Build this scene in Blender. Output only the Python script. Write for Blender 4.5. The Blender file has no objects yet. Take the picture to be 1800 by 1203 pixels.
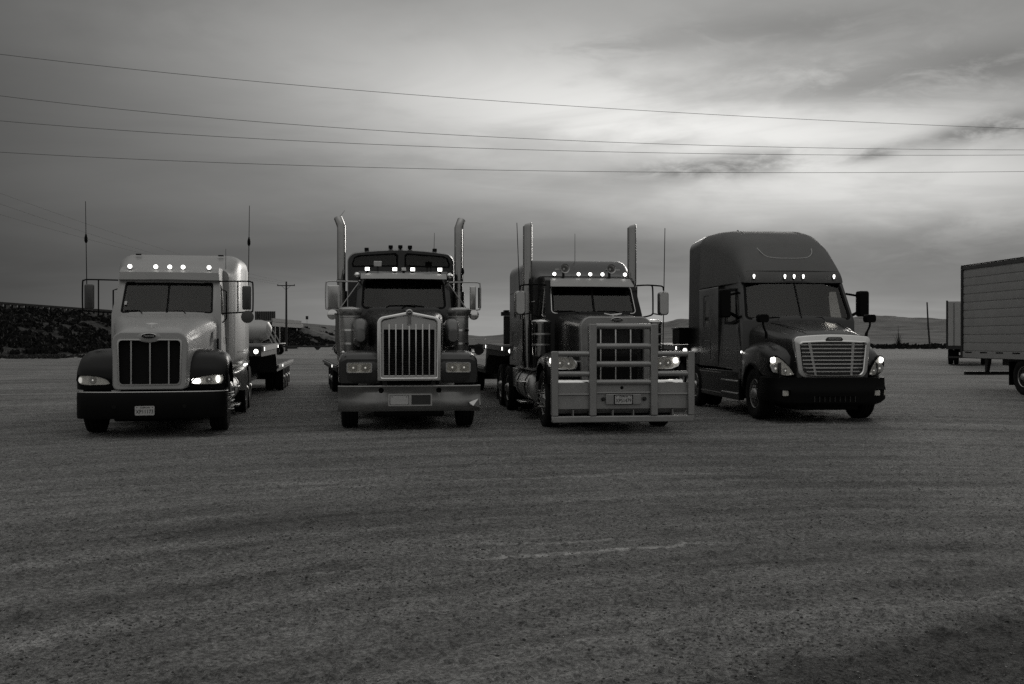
import bpy, bmesh, math, random
import numpy as np
from mathutils import Vector, Matrix

# ------------------------------------------------------------------ camera, sky, sun, exposure
R = math.radians
scene = bpy.context.scene
COL = scene.collection
cam_data = bpy.data.cameras.new('camera')
cam = bpy.data.objects.new('camera', cam_data)
COL.objects.link(cam)
cam_data.sensor_width = 36.0
cam_data.lens = 35.0
cam_data.clip_start = 0.1
cam_data.clip_end = 6000
cam.location = (0, 0, 1.6)
cam.rotation_euler = (R(90 - 0.147), 0, 0)
scene.camera = cam

SUN_AZ, SUN_EL = 15.0, 12.0          # degrees to the right of the view, above the horizon
world = bpy.data.worlds.new('World')
scene.world = world
world.use_nodes = True
W = world.node_tree
W.nodes.clear()


def wn(kind, **kw):
    n = W.nodes.new(kind)
    for k, v in kw.items():
        setattr(n, k, v)
    return n


def wmath(op, a, b=None, c=None, clamp=False):
    n = W.nodes.new('ShaderNodeMath')
    n.operation = op
    n.use_clamp = clamp
    for i, v in enumerate((a, b, c)):
        if v is None:
            continue
        if isinstance(v, (int, float)):
            n.inputs[i].default_value = v
        else:
            W.links.new(v, n.inputs[i])
    return n.outputs[0]


def wramp(v, a, b, lo, hi):
    n = W.nodes.new('ShaderNodeMapRange')
    n.interpolation_type = 'SMOOTHSTEP'
    W.links.new(v, n.inputs[0])
    for i, x in enumerate((a, b, lo, hi)):
        n.inputs[1 + i].default_value = x
    return n.outputs[0]


sky = wn('ShaderNodeTexSky', sky_type='NISHITA', sun_disc=False)
sky.sun_elevation = R(SUN_EL)
sky.sun_rotation = R(SUN_AZ)
sky.dust_density = 4.0
sky.air_density = 1.0
sky_grey = wn('ShaderNodeRGBToBW')
W.links.new(sky.outputs[0], sky_grey.inputs[0])
tc = wn('ShaderNodeTexCoord')
sep = wn('ShaderNodeSeparateXYZ')
W.links.new(tc.outputs['Generated'], sep.inputs[0])
dx, dy, dz = sep.outputs
dzc = wmath('MAXIMUM', dz, 0.0)
# cloud deck seen in plan: direction projected on a flat layer overhead
den = wmath('ADD', dzc, 0.10)
comb = wn('ShaderNodeCombineXYZ')
W.links.new(wmath('DIVIDE', dx, den), comb.inputs[0])
W.links.new(wmath('DIVIDE', dy, den), comb.inputs[1])


def wnoise(scale, detail, rough, loc, sc, rotz=0.0, dist=0.0, src=None):
    m = wn('ShaderNodeMapping')
    W.links.new(src or comb.outputs[0], m.inputs[0])
    m.inputs['Location'].default_value = loc
    m.inputs['Rotation'].default_value = (0, 0, rotz)
    m.inputs['Scale'].default_value = sc
    t = wn('ShaderNodeTexNoise')
    t.inputs['Scale'].default_value = scale
    t.inputs['Detail'].default_value = detail
    t.inputs['Roughness'].default_value = rough
    t.inputs['Distortion'].default_value = dist
    W.links.new(m.outputs[0], t.inputs['Vector'])
    return t.outputs[0]


saz, sel = R(SUN_AZ), R(SUN_EL)
SDIR = (math.sin(saz) * math.cos(sel), math.cos(saz) * math.cos(sel), math.sin(sel))
dot = wn('ShaderNodeVectorMath', operation='DOT_PRODUCT')
W.links.new(tc.outputs['Generated'], dot.inputs[0])
dot.inputs[1].default_value = SDIR
cosang = dot.outputs['Value']
az = wmath('ARCTAN2', dx, dy)
el = wmath('ARCSINE', dz)


def wgauss(v, c, w):
    q = wmath('DIVIDE', wmath('SUBTRACT', v, c), w)
    return wmath('MULTIPLY', wmath('MULTIPLY', q, q), -1.0)


def wexp(v):
    return wmath('POWER', math.e, v)


FO, WO = (8.4, 8.6, 0), (39.3, 34.9, 0)
# cloud texture in plan, drawn out into streaks by the low view of the deck
soft = wnoise(0.42, 3.0, 0.5, (3.1, 0.4, 0), (1.0, 1.1, 1), 0.35, 0.4)
fine_ = wnoise(0.80, 6.0, 0.58, FO, (0.75, 1.2, 1), 0.30, 0.8)
wisp = wnoise(1.0, 6.0, 0.55, WO, (4.0, 4.0, 13.0), 0.0, 0.25, tc.outputs['Generated'])
shade = wmath('ADD', wmath('MULTIPLY', wramp(soft, 0.32, 0.68, -1, 1), 0.5), wmath('MULTIPLY', wramp(fine_, 0.36, 0.64, -1, 1), 0.5))
# light coming through the deck, broad round the hidden sun and fading over the dome
up = wramp(dz, 0.35, 0.95, 0.0, 1.0)
broad = wexp(wgauss(az, 0.15, 0.40))
bank_ = wexp(wgauss(wmath('ADD', el, wmath('MULTIPLY', wmath('SUBTRACT', soft, 0.5), 0.10)), 0.078, 0.040))
broad = wmath('MULTIPLY', broad, wmath('SUBTRACT', 1.0, wmath('MULTIPLY', bank_, 0.65)))
broad = wmath('MULTIPLY', broad, wmath('SUBTRACT', 1.0, up))
broad = wmath('MULTIPLY', broad, wmath('ADD', 1.0, wmath('MULTIPLY', shade, 0.16)))
tilt = wmath('ADD', el, wmath('MULTIPLY', wmath('SUBTRACT', az, 0.16), 0.14))
gap = wexp(wmath('ADD', wgauss(az, 0.18, 0.35), wgauss(tilt, 0.203, 0.071)))
dark = wmath('MULTIPLY', wramp(fine_, 0.50, 0.70, 0.0, 1.0), 0.40)
dark2 = wmath('MULTIPLY', wramp(wisp, 0.44, 0.67, 0.0, 1.0), 0.42)
gap = wmath('MULTIPLY', gap, wmath('MULTIPLY', wmath('SUBTRACT', 1.0, dark), wmath('SUBTRACT', 1.0, dark2)))
broad = wmath('MULTIPLY', broad, wmath('SUBTRACT', 1.12, wmath('MULTIPLY', dark2, 0.40)))
gap = wmath('MULTIPLY', gap, wmath('ADD', 1.0, wmath('MULTIPLY', shade, 0.25)))
pall = wmath('MULTIPLY', wexp(wmath('ADD', wgauss(az, -0.62, 0.44), wgauss(el, 0.10, 0.46))), 0.80)   # heavier cloud over the left
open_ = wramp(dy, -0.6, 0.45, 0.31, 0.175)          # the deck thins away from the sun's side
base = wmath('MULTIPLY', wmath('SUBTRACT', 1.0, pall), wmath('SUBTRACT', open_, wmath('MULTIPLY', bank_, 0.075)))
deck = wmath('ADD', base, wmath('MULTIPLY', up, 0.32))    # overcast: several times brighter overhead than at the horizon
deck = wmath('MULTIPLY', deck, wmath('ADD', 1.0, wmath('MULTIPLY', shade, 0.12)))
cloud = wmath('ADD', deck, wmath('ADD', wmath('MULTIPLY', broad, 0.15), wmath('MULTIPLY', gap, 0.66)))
# separate darker cloud streaks hanging in front of the pale gap
ragged = wnoise(1.0, 6.0, 0.62, (3.3, 7.1, 2.0), (13.0, 13.0, 42.0), 0.0, 0.5, tc.outputs['Generated'])
for cx_, cy_, cw_, ch_, ct_, ca_ in ((1230, 303, .085, .011, .03, .55), (1330, 292, .05, .012, .05, .35), (1540, 290, .030, .007, .16, .50), (1700, 266, .040, .009, .10, .55), (1790, 262, .03, .012, .0, .45),
                                     (1560, 165, .16, .026, -.02, .30), (1760, 160, .07, .020, .0, .25), (1640, 440, .16, .034, .0, .20), (1080, 90, .07, .012, .03, .22), (1400, 70, .14, .016, .0, .20), (640, 400, .20, .016, .0, .10), (1150, 250, .05, .006, .0, .22)):
    a0_, e0_ = math.atan((cx_ - 900) / 1750), math.atan((597 - cy_) / 1750)
    off_ = wmath('SUBTRACT', wmath('SUBTRACT', el, e0_), wmath('MULTIPLY', wmath('SUBTRACT', az, a0_), ct_))
    mask_ = wexp(wmath('ADD', wgauss(az, a0_, cw_), wgauss(off_, 0.0, ch_)))
    mask_ = wmath('MULTIPLY', mask_, wramp(ragged, 0.34, 0.60, 0.25, 1.25))
    cloud = wmath('MULTIPLY', cloud, wmath('SUBTRACT', 1.0, wmath('MULTIPLY', mask_, ca_)))
skyv = wmath('MULTIPLY', sky_grey.outputs[0], 0.10)
skyv = wmath('MINIMUM', skyv, 0.6)
SKY_SHARE = 0.08
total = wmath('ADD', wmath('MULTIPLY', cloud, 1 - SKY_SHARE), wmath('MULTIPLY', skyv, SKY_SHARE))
tint = wn('ShaderNodeCombineColor')
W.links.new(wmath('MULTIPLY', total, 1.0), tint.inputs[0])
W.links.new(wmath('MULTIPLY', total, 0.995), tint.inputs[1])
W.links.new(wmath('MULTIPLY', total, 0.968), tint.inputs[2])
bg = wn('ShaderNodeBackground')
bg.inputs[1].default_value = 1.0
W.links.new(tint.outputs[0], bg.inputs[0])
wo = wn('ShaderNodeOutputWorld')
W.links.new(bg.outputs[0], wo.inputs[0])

sun_data = bpy.data.lights.new('sun', 'SUN')
sun_data.energy = 0.7
sun_data.angle = R(18)
sun_data.color = (1.0, 0.97, 0.92)
sun = bpy.data.objects.new('sun', sun_data)
COL.objects.link(sun)
sun.rotation_euler = Vector(SDIR).to_track_quat('Z', 'Y').to_euler()
sun.location = (20, 60, 30)

vs = scene.view_settings
vs.view_transform = 'Standard'
vs.look = 'None'
vs.exposure = 0.0
vs.gamma = 1.0
vs.use_curve_mapping = False
scene.render.engine = 'CYCLES'
scene.cycles.use_denoising = False
scene.cycles.max_bounces = 6
scene.cycles.diffuse_bounces = 1
scene.cycles.sample_clamp_indirect = 3.0
scene.cycles.sample_clamp_direct = 6.0
scene.cycles.transparent_max_bounces = 12

# ------------------------------------------------------------------ materials
def g(v):
    return (v, v * 0.995, v * 0.98, 1.0)


def new_mat(name):
    m = bpy.data.materials.new(name)
    m.use_nodes = True
    return m, m.node_tree, m.node_tree.nodes['Principled BSDF']


def mat(name, v, rough=0.5, metal=0.0, coat=0.0, vary=0.25, scale=6.0, dust=0.0, bump=0.0, spec=None):
    """plain surface with blotchy tone, a dust film and roughness variation"""
    m, t, b = new_mat(name)
    N, L = t.nodes, t.links
    co = N.new('ShaderNodeTexCoord')
    n1 = N.new('ShaderNodeTexNoise')
    n1.inputs['Scale'].default_value = scale
    n1.inputs['Detail'].default_value = 6
    n1.inputs['Roughness'].default_value = 0.65
    L.new(co.outputs['Object'], n1.inputs['Vector'])
    mx = N.new('ShaderNodeMix')
    mx.data_type = 'RGBA'
    mx.inputs[6].default_value = g(v * (1 - vary))
    mx.inputs[7].default_value = g(v * (1 + vary))
    L.new(n1.outputs[0], mx.inputs[0])
    out = mx.outputs[2]
    if dust:
        n2 = N.new('ShaderNodeTexNoise')
        n2.inputs['Scale'].default_value = scale * 0.35
        n2.inputs['Detail'].default_value = 8
        n2.inputs['Roughness'].default_value = 0.7
        L.new(co.outputs['Object'], n2.inputs['Vector'])
        mr = N.new('ShaderNodeMapRange')
        mr.inputs[1].default_value = 0.35
        mr.inputs[2].default_value = 0.75
        mr.inputs[4].default_value = dust
        L.new(n2.outputs[0], mr.inputs[0])
        m2 = N.new('ShaderNodeMix')
        m2.data_type = 'RGBA'
        L.new(mr.outputs[0], m2.inputs[0])
        L.new(out, m2.inputs[6])
        m2.inputs[7].default_value = g(0.20)
        out = m2.outputs[2]
    L.new(out, b.inputs['Base Color'])
    rr_ = N.new('ShaderNodeMapRange')
    rr_.inputs[3].default_value = max(0.02, rough * 0.75)
    rr_.inputs[4].default_value = min(1.0, rough * 1.35)
    L.new(n1.outputs[0], rr_.inputs[0])
    L.new(rr_.outputs[0], b.inputs['Roughness'])
    b.inputs['Metallic'].default_value = metal
    b.inputs['Coat Weight'].default_value = coat
    b.inputs['Coat Roughness'].default_value = 0.12
    if spec is not None:
        b.inputs['Specular IOR Level'].default_value = spec
    if bump:
        n3 = N.new('ShaderNodeTexNoise')
        n3.inputs['Scale'].default_value = scale * 5
        n3.inputs['Detail'].default_value = 5
        L.new(co.outputs['Object'], n3.inputs['Vector'])
        bp = N.new('ShaderNodeBump')
        bp.inputs['Strength'].default_value = bump
        bp.inputs['Distance'].default_value = 0.02
        L.new(n3.outputs[0], bp.inputs['Height'])
        L.new(bp.outputs[0], b.inputs['Normal'])
    return m


def lamp_mat(name, s):
    m, t, b = new_mat(name)
    b.inputs['Base Color'].default_value = g(0.8)
    b.inputs['Emission Color'].default_value = (1, 0.985, 0.94, 1)
    b.inputs['Emission Strength'].default_value = s
    return m


def glass_mat(name, tint, ior=1.45):
    m, t, b = new_mat(name)
    N, L = t.nodes, t.links
    N.remove(b)
    tr = N.new('ShaderNodeBsdfTransparent')
    tr.inputs[0].default_value = g(tint)
    gl = N.new('ShaderNodeBsdfGlossy')
    gl.inputs[0].default_value = g(0.9)
    gl.inputs['Roughness'].default_value = 0.03
    lw = N.new('ShaderNodeLayerWeight')
    lw.inputs[0].default_value = 0.5
    pw = N.new('ShaderNodeMath')
    pw.operation = 'POWER'
    L.new(lw.outputs['Facing'], pw.inputs[0])
    pw.inputs[1].default_value = 5.0
    f0 = ((ior - 1) / (ior + 1)) ** 2
    fr = N.new('ShaderNodeMath')
    fr.operation = 'MULTIPLY_ADD'
    L.new(pw.outputs[0], fr.inputs[0])
    fr.inputs[1].default_value = 0.8
    fr.inputs[2].default_value = f0
    mx = N.new('ShaderNodeMixShader')
    L.new(fr.outputs[0], mx.inputs[0])
    L.new(tr.outputs[0], mx.inputs[1])
    L.new(gl.outputs[0], mx.inputs[2])
    L.new(mx.outputs[0], N['Material Output'].inputs[0])
    return m


M = {}
M['white'] = mat('white_paint', 0.35, 0.42, coat=0.15, vary=0.10, scale=1.6, dust=0.40)
M['black'] = mat('black_paint', 0.003, 0.30, coat=0.10, vary=0.3, dust=0.006, spec=0.18)
M['blackmatt'] = mat('black_plastic', 0.003, 0.55, vary=0.3, dust=0.006, spec=0.10)
M['dark'] = mat('dark_paint', 0.010, 0.32, coat=0.30, vary=0.3, scale=2, dust=0.12)
M['maroon'] = mat('deep_paint', 0.013, 0.32, coat=0.22, vary=0.2, scale=2, dust=0.08)
M['roofsheen'] = mat('paint_sky_sheen', 0.088, 0.62, coat=0.0, vary=0.12, scale=2.5, dust=0.15)  # body paint made paler for the roof, standing in for reflected sky
M['chrome'] = mat('chrome', 0.85, 0.12, metal=1.0, vary=0.05, scale=2, dust=0.08)
M['chromedull'] = mat('dull_chrome', 0.50, 0.30, metal=0.85, vary=0.15, scale=5, dust=0.20)
M['alu'] = mat('brushed_aluminium', 0.30, 0.36, metal=0.55, vary=0.22, scale=5, dust=0.35)
M['bumperalu'] = mat('dusty_aluminium', 0.24, 0.24, metal=0.9, vary=0.35, scale=7, dust=0.35)
M['stack'] = mat('heat_stained_chrome', 0.34, 0.16, metal=1.0, vary=0.25, scale=2, dust=0.06)
M['slatmetal'] = mat('satin_chrome', 0.80, 0.26, metal=0.8, vary=0.10, scale=4, dust=0.12)
M['steel'] = mat('dark_steel', 0.012, 0.55, metal=0.2, vary=0.3, dust=0.06)
M['rubber'] = mat('tyre_rubber', 0.005, 0.85, vary=0.3, scale=10, dust=0.04, spec=0.2)
M['mesh'] = mat('black_mesh', 0.006, 0.7, vary=0.3, spec=0.15)
M['louvre'] = mat('louvre_metal', 0.05, 0.45, metal=0.6, vary=0.2)
M['interior'] = mat('cab_interior', 0.014, 0.8, vary=0.2, spec=0.2)
M['glass'] = glass_mat('window_glass', 0.60)
M['clearglass'] = glass_mat('clear_glass', 0.86)
M['lens'] = glass_mat('lamp_glass', 0.95, 1.3)
M['reflector'] = mat('lamp_reflector', 0.75, 0.4, metal=0.5, vary=0.3, scale=30)
M['lampdim'] = lamp_mat('lamp_dim', 0.35)
M['lamp'] = lamp_mat('lamp_lit', 3.0)
M['beam'] = lamp_mat('headlamp_lit', 4.0)
M['plate'] = mat('plate_white', 0.42, 0.5, vary=0.15, scale=30)
M['ink'] = mat('plate_ink', 0.012, 0.6, vary=0.1)
M['scoop'] = mat('scoop_paint', 0.10, 0.35, coat=0.3, vary=0.2, scale=4, dust=0.25)
M['trailer'] = mat('trailer_steel', 0.008, 0.6, metal=0.1, vary=0.35, dust=0.10)
M['deckrail'] = mat('worn_rail', 0.16, 0.5, metal=0.4, vary=0.35, scale=12)
M['vanpanel'] = mat('van_panel', 0.36, 0.45, metal=0.3, vary=0.15, scale=3, dust=0.3)
M['tank'] = mat('tank_skin', 0.40, 0.4, metal=0.4, vary=0.15, scale=2, dust=0.25)
M['wood'] = mat('weathered_wood', 0.02, 0.85, vary=0.4, scale=12, bump=0.4)
M['concrete'] = mat('concrete', 0.26, 0.85, vary=0.2, scale=1.5)
M['wire'] = mat('wire', 0.10, 0.6, vary=0.1)
M['signback'] = mat('sign_back', 0.09, 0.5, metal=0.5, vary=0.2)
M['shrub'] = mat('dry_shrub', 0.035, 0.9, vary=0.5, scale=1.0, spec=0.1)
M['shrubdark'] = mat('dark_shrub', 0.015, 0.9, vary=0.5, scale=1.0, spec=0.1)

# ------------------------------------------------------------------ mesh helpers
class MB:
    def __init__(s):
        s.v, s.f = [], []

    def add(s, vs, fs):
        o = len(s.v)
        s.v += [tuple(p) for p in vs]
        s.f += [tuple(i + o for i in f) for f in fs]
        return s

    def box(s, x0, x1, y0, y1, z0, z1):
        return s.add([(x0, y0, z0), (x1, y0, z0), (x1, y1, z0), (x0, y1, z0), (x0, y0, z1), (x1, y0, z1), (x1, y1, z1), (x0, y1, z1)],
                     [(0, 3, 2, 1), (4, 5, 6, 7), (0, 1, 5, 4), (1, 2, 6, 5), (2, 3, 7, 6), (3, 0, 4, 7)])

    def loft(s, loops, caps=True, closed=False):
        n = len(loops[0])
        vs = [p for l in loops for p in l]
        fs = []
        m = len(loops)
        for i in range(m if closed else m - 1):
            a, b = i * n, ((i + 1) % m) * n
            for j in range(n):
                k = (j + 1) % n
                fs.append((a + j, a + k, b + k, b + j))
        if caps and not closed:
            fs.append(tuple(reversed(range(n))))
            fs.append(tuple(range((m - 1) * n, m * n)))
        return s.add(vs, fs)

    def tube(s, pts, r, n=8, caps=True):
        pts = [Vector(p) for p in pts]
        rs = r if isinstance(r, (list, tuple)) else [r] * len(pts)
        up = Vector((0.13, 0.29, 0.95))
        loops = []
        for i, p in enumerate(pts):
            d = (pts[min(i + 1, len(pts) - 1)] - pts[max(i - 1, 0)]).normalized()
            a = d.cross(up)
            if a.length < 0.15:
                a = d.cross(Vector((1, 0.1, 0)))
            a.normalize()
            b = d.cross(a).normalized()
            up = a.cross(d)
            loops.append([p + (a * math.cos(t) + b * math.sin(t)) * rs[i] for t in [2 * math.pi * k / n for k in range(n)]])
        return s.loft(loops, caps)

    def lathe(s, prof, c, axis='x', n=32):
        """prof: (radius, offset along the axis)"""
        loops = []
        for r, h in prof:
            l = []
            for k in range(n):
                t = 2 * math.pi * k / n
                u, v = r * math.cos(t), r * math.sin(t)
                if axis == 'x':
                    l.append((c[0] + h, c[1] + u, c[2] + v))
                elif axis == 'y':
                    l.append((c[0] + u, c[1] + h, c[2] + v))
                else:
                    l.append((c[0] + u, c[1] + v, c[2] + h))
            loops.append(l)
        return s.loft(loops, True)

    def prism(s, poly, axis, a, b):
        def p3(p, h):
            return (h, p[0], p[1]) if axis == 'x' else (p[0], h, p[1]) if axis == 'y' else (p[0], p[1], h)
        return s.loft([[p3(p, a) for p in poly], [p3(p, b) for p in poly]])

    def frame(s, outer, inner, y0, y1):
        """flat ring between two loops of (x, z), standing in the x-z plane"""
        P = lambda l, y: [(p[0], y, p[1]) for p in l]
        return s.loft([P(outer, y0), P(inner, y0), P(inner, y1), P(outer, y1)], closed=True)

    def mesh(s, name, smooth=38):
        me = bpy.data.meshes.new(name)
        me.from_pydata(s.v, [], s.f)
        bm = bmesh.new()
        bm.from_mesh(me)
        bmesh.ops.recalc_face_normals(bm, faces=bm.faces)
        bm.to_mesh(me)
        bm.free()
        if smooth:
            me.shade_smooth()
            me.set_sharp_from_angle(angle=R(smooth))
        return me


def link(name, me, m, parent=None):
    o = bpy.data.objects.new(name, me)
    COL.objects.link(o)
    if m is not None:
        me.materials.clear()
        me.materials.append(M[m] if isinstance(m, str) else m)
    if parent is not None:
        o.parent = parent
    return o


def part(root, name, mb, m, bevel=0.0, smooth=38, seg=2):
    o = link(name, mb.mesh(name, smooth) if isinstance(mb, MB) else mb, m, root)
    if bevel:
        b = o.modifiers.new('bevel', 'BEVEL')
        b.width = bevel
        b.segments = seg
        b.limit_method = 'ANGLE'
        b.angle_limit = R(35)
        b.harden_normals = False
    return o


def empty(name, x, y, deg, label, cat, group=None, z=0.0):
    o = bpy.data.objects.new(name, None)
    COL.objects.link(o)
    o.location = (x, y, z)
    o.rotation_euler = (0, 0, R(deg))
    o.empty_display_size = 0.2
    tag(o, label, cat, group)
    return o


def tag(o, label=None, cat=None, group=None, kind=None):
    for k, v in (('label', label), ('category', cat), ('group', group), ('kind', kind)):
        if v:
            o[k] = v
    return o


def carve(mb, cutters, smooth=38):
    """mb minus the cutters, as a finished mesh"""
    tmp = []
    def obj(b):
        me = b.mesh('cut', 0)
        o = bpy.data.objects.new('cut', me)
        COL.objects.link(o)
        tmp.append(o)
        return o
    base = obj(mb)
    for c in cutters:
        o = obj(c)
        md = base.modifiers.new('b', 'BOOLEAN')
        md.operation = 'DIFFERENCE'
        md.solver = 'EXACT'
        md.object = o
    dg = bpy.context.evaluated_depsgraph_get()
    dg.update()
    me = bpy.data.meshes.new_from_object(base.evaluated_get(dg))
    for o in tmp:
        d = o.data
        bpy.data.objects.remove(o)
        bpy.data.meshes.remove(d)
    if smooth:
        me.shade_smooth()
        me.set_sharp_from_angle(angle=R(smooth))
    return me


def rr(x0, x1, z0, z1, r, n=5):
    """rounded rectangle as a loop; r one radius or (bl, br, tr, tl)"""
    rs = r if isinstance(r, (list, tuple)) else (r,) * 4
    out = []
    for (cx, cz, a0), q in zip(((x0, z0, 180), (x1, z0, 270), (x1, z1, 0), (x0, z1, 90)), rs):
        sx = 1 if cx == x0 else -1
        sz = 1 if cz == z0 else -1
        for k in range(n + 1):
            t = R(a0 + 90 * k / n)
            out.append((cx + sx * q + q * math.cos(t), cz + sz * q + q * math.sin(t)))
    return out


def oval(cx, cz, a, b, n=24, p=2.0):
    out = []
    for k in range(n):
        t = 2 * math.pi * k / n
        c, s_ = math.cos(t), math.sin(t)
        out.append((cx + a * math.copysign(abs(c) ** (2 / p), c), cz + b * math.copysign(abs(s_) ** (2 / p), s_)))
    return out


def at_y(loop, y):
    return [(p[0], y, p[1]) for p in loop]


def spline(pts, n=5):
    """Catmull-Rom through the points"""
    P = [Vector(p) for p in pts]
    out = []
    for i in range(len(P) - 1):
        a, b, c, d = P[max(i - 1, 0)], P[i], P[i + 1], P[min(i + 2, len(P) - 1)]
        for k in range(n):
            t = k / n
            out.append(0.5 * ((2 * b) + (c - a) * t + (2 * a - 5 * b + 4 * c - d) * t * t + (3 * b - a - 3 * c + d) * t ** 3))
    out.append(P[-1])
    return [tuple(p) for p in out]


def body(sections, n=5):
    """loft along y of rounded rectangles (y, half width or (x0,x1), z0, z1, radius)"""
    b = MB()
    loops = []
    for y, hw, z0, z1, r in sections:
        x0, x1 = hw if isinstance(hw, tuple) else (-hw, hw)
        loops.append(at_y(rr(x0, x1, z0, z1, r, n), y))
    b.loft(loops)
    return b


def smooth_sections(S, n=3):
    """resample scalar sections along y with a spline"""
    flat = []
    for y, hw, z0, z1, r in S:
        rs = list(r) if isinstance(r, (list, tuple)) else [r] * 4
        flat.append([y, hw, z0, z1] + rs)
    A = np.array(flat)
    out = []
    for i in range(len(A) - 1):
        a, b, c, d = A[max(i - 1, 0)], A[i], A[i + 1], A[min(i + 2, len(A) - 1)]
        for k in range(n):
            t = k / n
            q = 0.5 * (2 * b + (c - a) * t + (2 * a - 5 * b + 4 * c - d) * t * t + (3 * b - a - 3 * c + d) * t ** 3)
            q[4:] = b[4:] * (1 - t) + c[4:] * t
            out.append(q)
    out.append(A[-1])
    return [(q[0], q[1], q[2], q[3], tuple(q[4:])) for q in out]


def fender(side, path, prof, thick=0.025):
    """path of (y, z) round the wheel from the front down low to the back; prof of (x, sink) across it"""
    P = spline([(p[0], p[1], 0) for p in path], 4)
    nrm = []
    for i in range(len(P)):
        a, b = Vector(P[max(i - 1, 0)]), Vector(P[min(i + 1, len(P) - 1)])
        d = (b - a).normalized()
        nrm.append((-d.y, d.x))
    def grid(extra):
        return [[(side * x, P[i][0] - nrm[i][0] * (s_ + extra), P[i][1] - nrm[i][1] * (s_ + extra)) for x, s_ in prof] for i in range(len(P))]
    b = MB()
    loops = []
    for o, i in zip(grid(0.0), grid(thick)):
        loops.append(o + i[::-1])
    b.loft(loops)
    return b


def text_mesh(txt, size, x, y, z, width=None, extrude=0.0015, shear=0.0):
    """lettering standing in the x-z plane, facing -y, centred on (x, z)"""
    c = bpy.data.curves.new('text', 'FONT')
    c.body = txt
    c.size = size
    c.extrude = extrude
    c.align_x = 'CENTER'
    c.align_y = 'CENTER'
    c.shear = shear
    c.resolution_u = 3
    o = bpy.data.objects.new('text', c)
    COL.objects.link(o)
    dg = bpy.context.evaluated_depsgraph_get()
    dg.update()
    me = bpy.data.meshes.new_from_object(o.evaluated_get(dg))
    bpy.data.objects.remove(o)
    bpy.data.curves.remove(c)
    k = 1.0
    if width:
        xs = [v.co.x for v in me.vertices]
        k = width / max(1e-6, max(xs) - min(xs))
    me.transform(Matrix.Translation((x, y, z)) @ Matrix.Rotation(R(90), 4, 'X') @ Matrix.Diagonal((k, 1, 1, 1)))
    return me

# ------------------------------------------------------------------ pieces shared by the trucks
def wheel(root, x, y, side, rad=0.52, w=0.29, rim='chromedull', dish=0.05, nut=0.03, holes=0):
    h = w / 2
    prof = [(rad * .56, -h * .72), (rad * .72, -h * .98), (rad * .88, -h), (rad * .97, -h * .9), (rad, -h * .78)]
    for q in (-.45, 0, .45):
        prof += [(rad, (q - .07) * h), (rad - .014, (q - .05) * h), (rad - .014, (q + .05) * h), (rad, (q + .07) * h)]
    prof += [(rad, h * .78), (rad * .97, h * .9), (rad * .88, h), (rad * .72, h * .98), (rad * .56, h * .72)]
    o = part(root, 'wheel', MB().lathe(prof, (x, y, rad), 'x', 40), 'rubber')
    s = side
    e = x + s * h * .72
    rp = [(rad * .585, 0.0), (rad * .56, s * .012), (rad * .50, -s * .02), (rad * .44, -s * dish * .4), (rad * .36, -s * dish), (rad * .24, -s * dish * .6),
          (rad * .21, s * .02), (rad * .15, s * .06), (rad * .05, s * .075)]
    part(o, 'rim', MB().lathe(rp, (e, y, rad), 'x', 32), rim)
    for k in range(10):
        t = 2 * math.pi * k / 10
        cy, cz = y + rad * .30 * math.cos(t), rad + rad * .30 * math.sin(t)
        if nut:
            part(o, 'wheel_nut', MB().tube([(e - s * dish * .9, cy, cz), (e - s * dish * .9 + s * (nut + .03), cy, cz)], [.017, .012], 6), 'chrome')
    for k in range(holes):
        t = 2 * math.pi * (k + .5) / holes
        cy, cz = y + rad * .455 * math.cos(t), rad + rad * .455 * math.sin(t)
        part(o, 'hand_hole', MB().lathe([(.030, -s * .02), (.030, s * .004)], (e - s * dish * .28, cy, cz), 'x', 10), 'mesh')
    return o


def duals(root, y, x=0.93, rad=0.5, rim='chromedull'):
    for s in (-1, 1):
        for q in (-.17, .17):
            wheel(root, s * (x + q), y, s, rad, .26, rim, dish=.14 if q > 0 else .05, nut=0)


def ws_loop(w, x0=-1.0, x1=1.0, off=0.0, grow=0.0, n=5):
    """loop in the windscreen plane; x0, x1 as shares of the half width"""
    (yb, zb), (yt, zt) = w['b'], w['t']
    L = math.hypot(yt - yb, zt - zb)
    d = ((yt - yb) / L, (zt - zb) / L)
    nr = (-d[1], d[0])
    hwm = (w['xb'] + w['xt']) / 2
    W_ = hwm * (x1 - x0)
    out = []
    for u, v in rr(-grow, W_ + grow, -grow, L + grow, w['r'] + grow, n):
        t = v / L
        hw = w['xb'] * (1 - t) + w['xt'] * t
        x = hw * x0 + (u / W_) * hw * (x1 - x0)
        yy = yb + (yt - yb) * t + w['k'] * x * x + nr[0] * off
        out.append((x, yy, zb + (zt - zb) * t + nr[1] * off))
    return out


def ws_slab(w, a, b, x0=-1.0, x1=1.0, grow=0.0):
    return MB().loft([ws_loop(w, x0, x1, a, grow), ws_loop(w, x0, x1, b, grow)])


def curved_slab(w, a, b, x0=-1.0, x1=1.0, n=10):
    """windscreen glass bent across x"""
    mb = MB()
    loops = []
    (yb, zb), (yt, zt) = w['b'], w['t']
    L = math.hypot(yt - yb, zt - zb)
    d = ((yt - yb) / L, (zt - zb) / L)
    nr = (-d[1], d[0])
    for k in range(n + 1):
        s = x0 + (x1 - x0) * k / n
        l = []
        for t, o in ((0, a), (1, a), (1, b), (0, b)):
            hw = w['xb'] * (1 - t) + w['xt'] * t
            x = hw * s
            l.append((x, yb + (yt - yb) * t + w['k'] * x * x + nr[0] * o, zb + (zt - zb) * t + nr[1] * o))
        loops.append(l)
    return mb.loft(loops)


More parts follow.
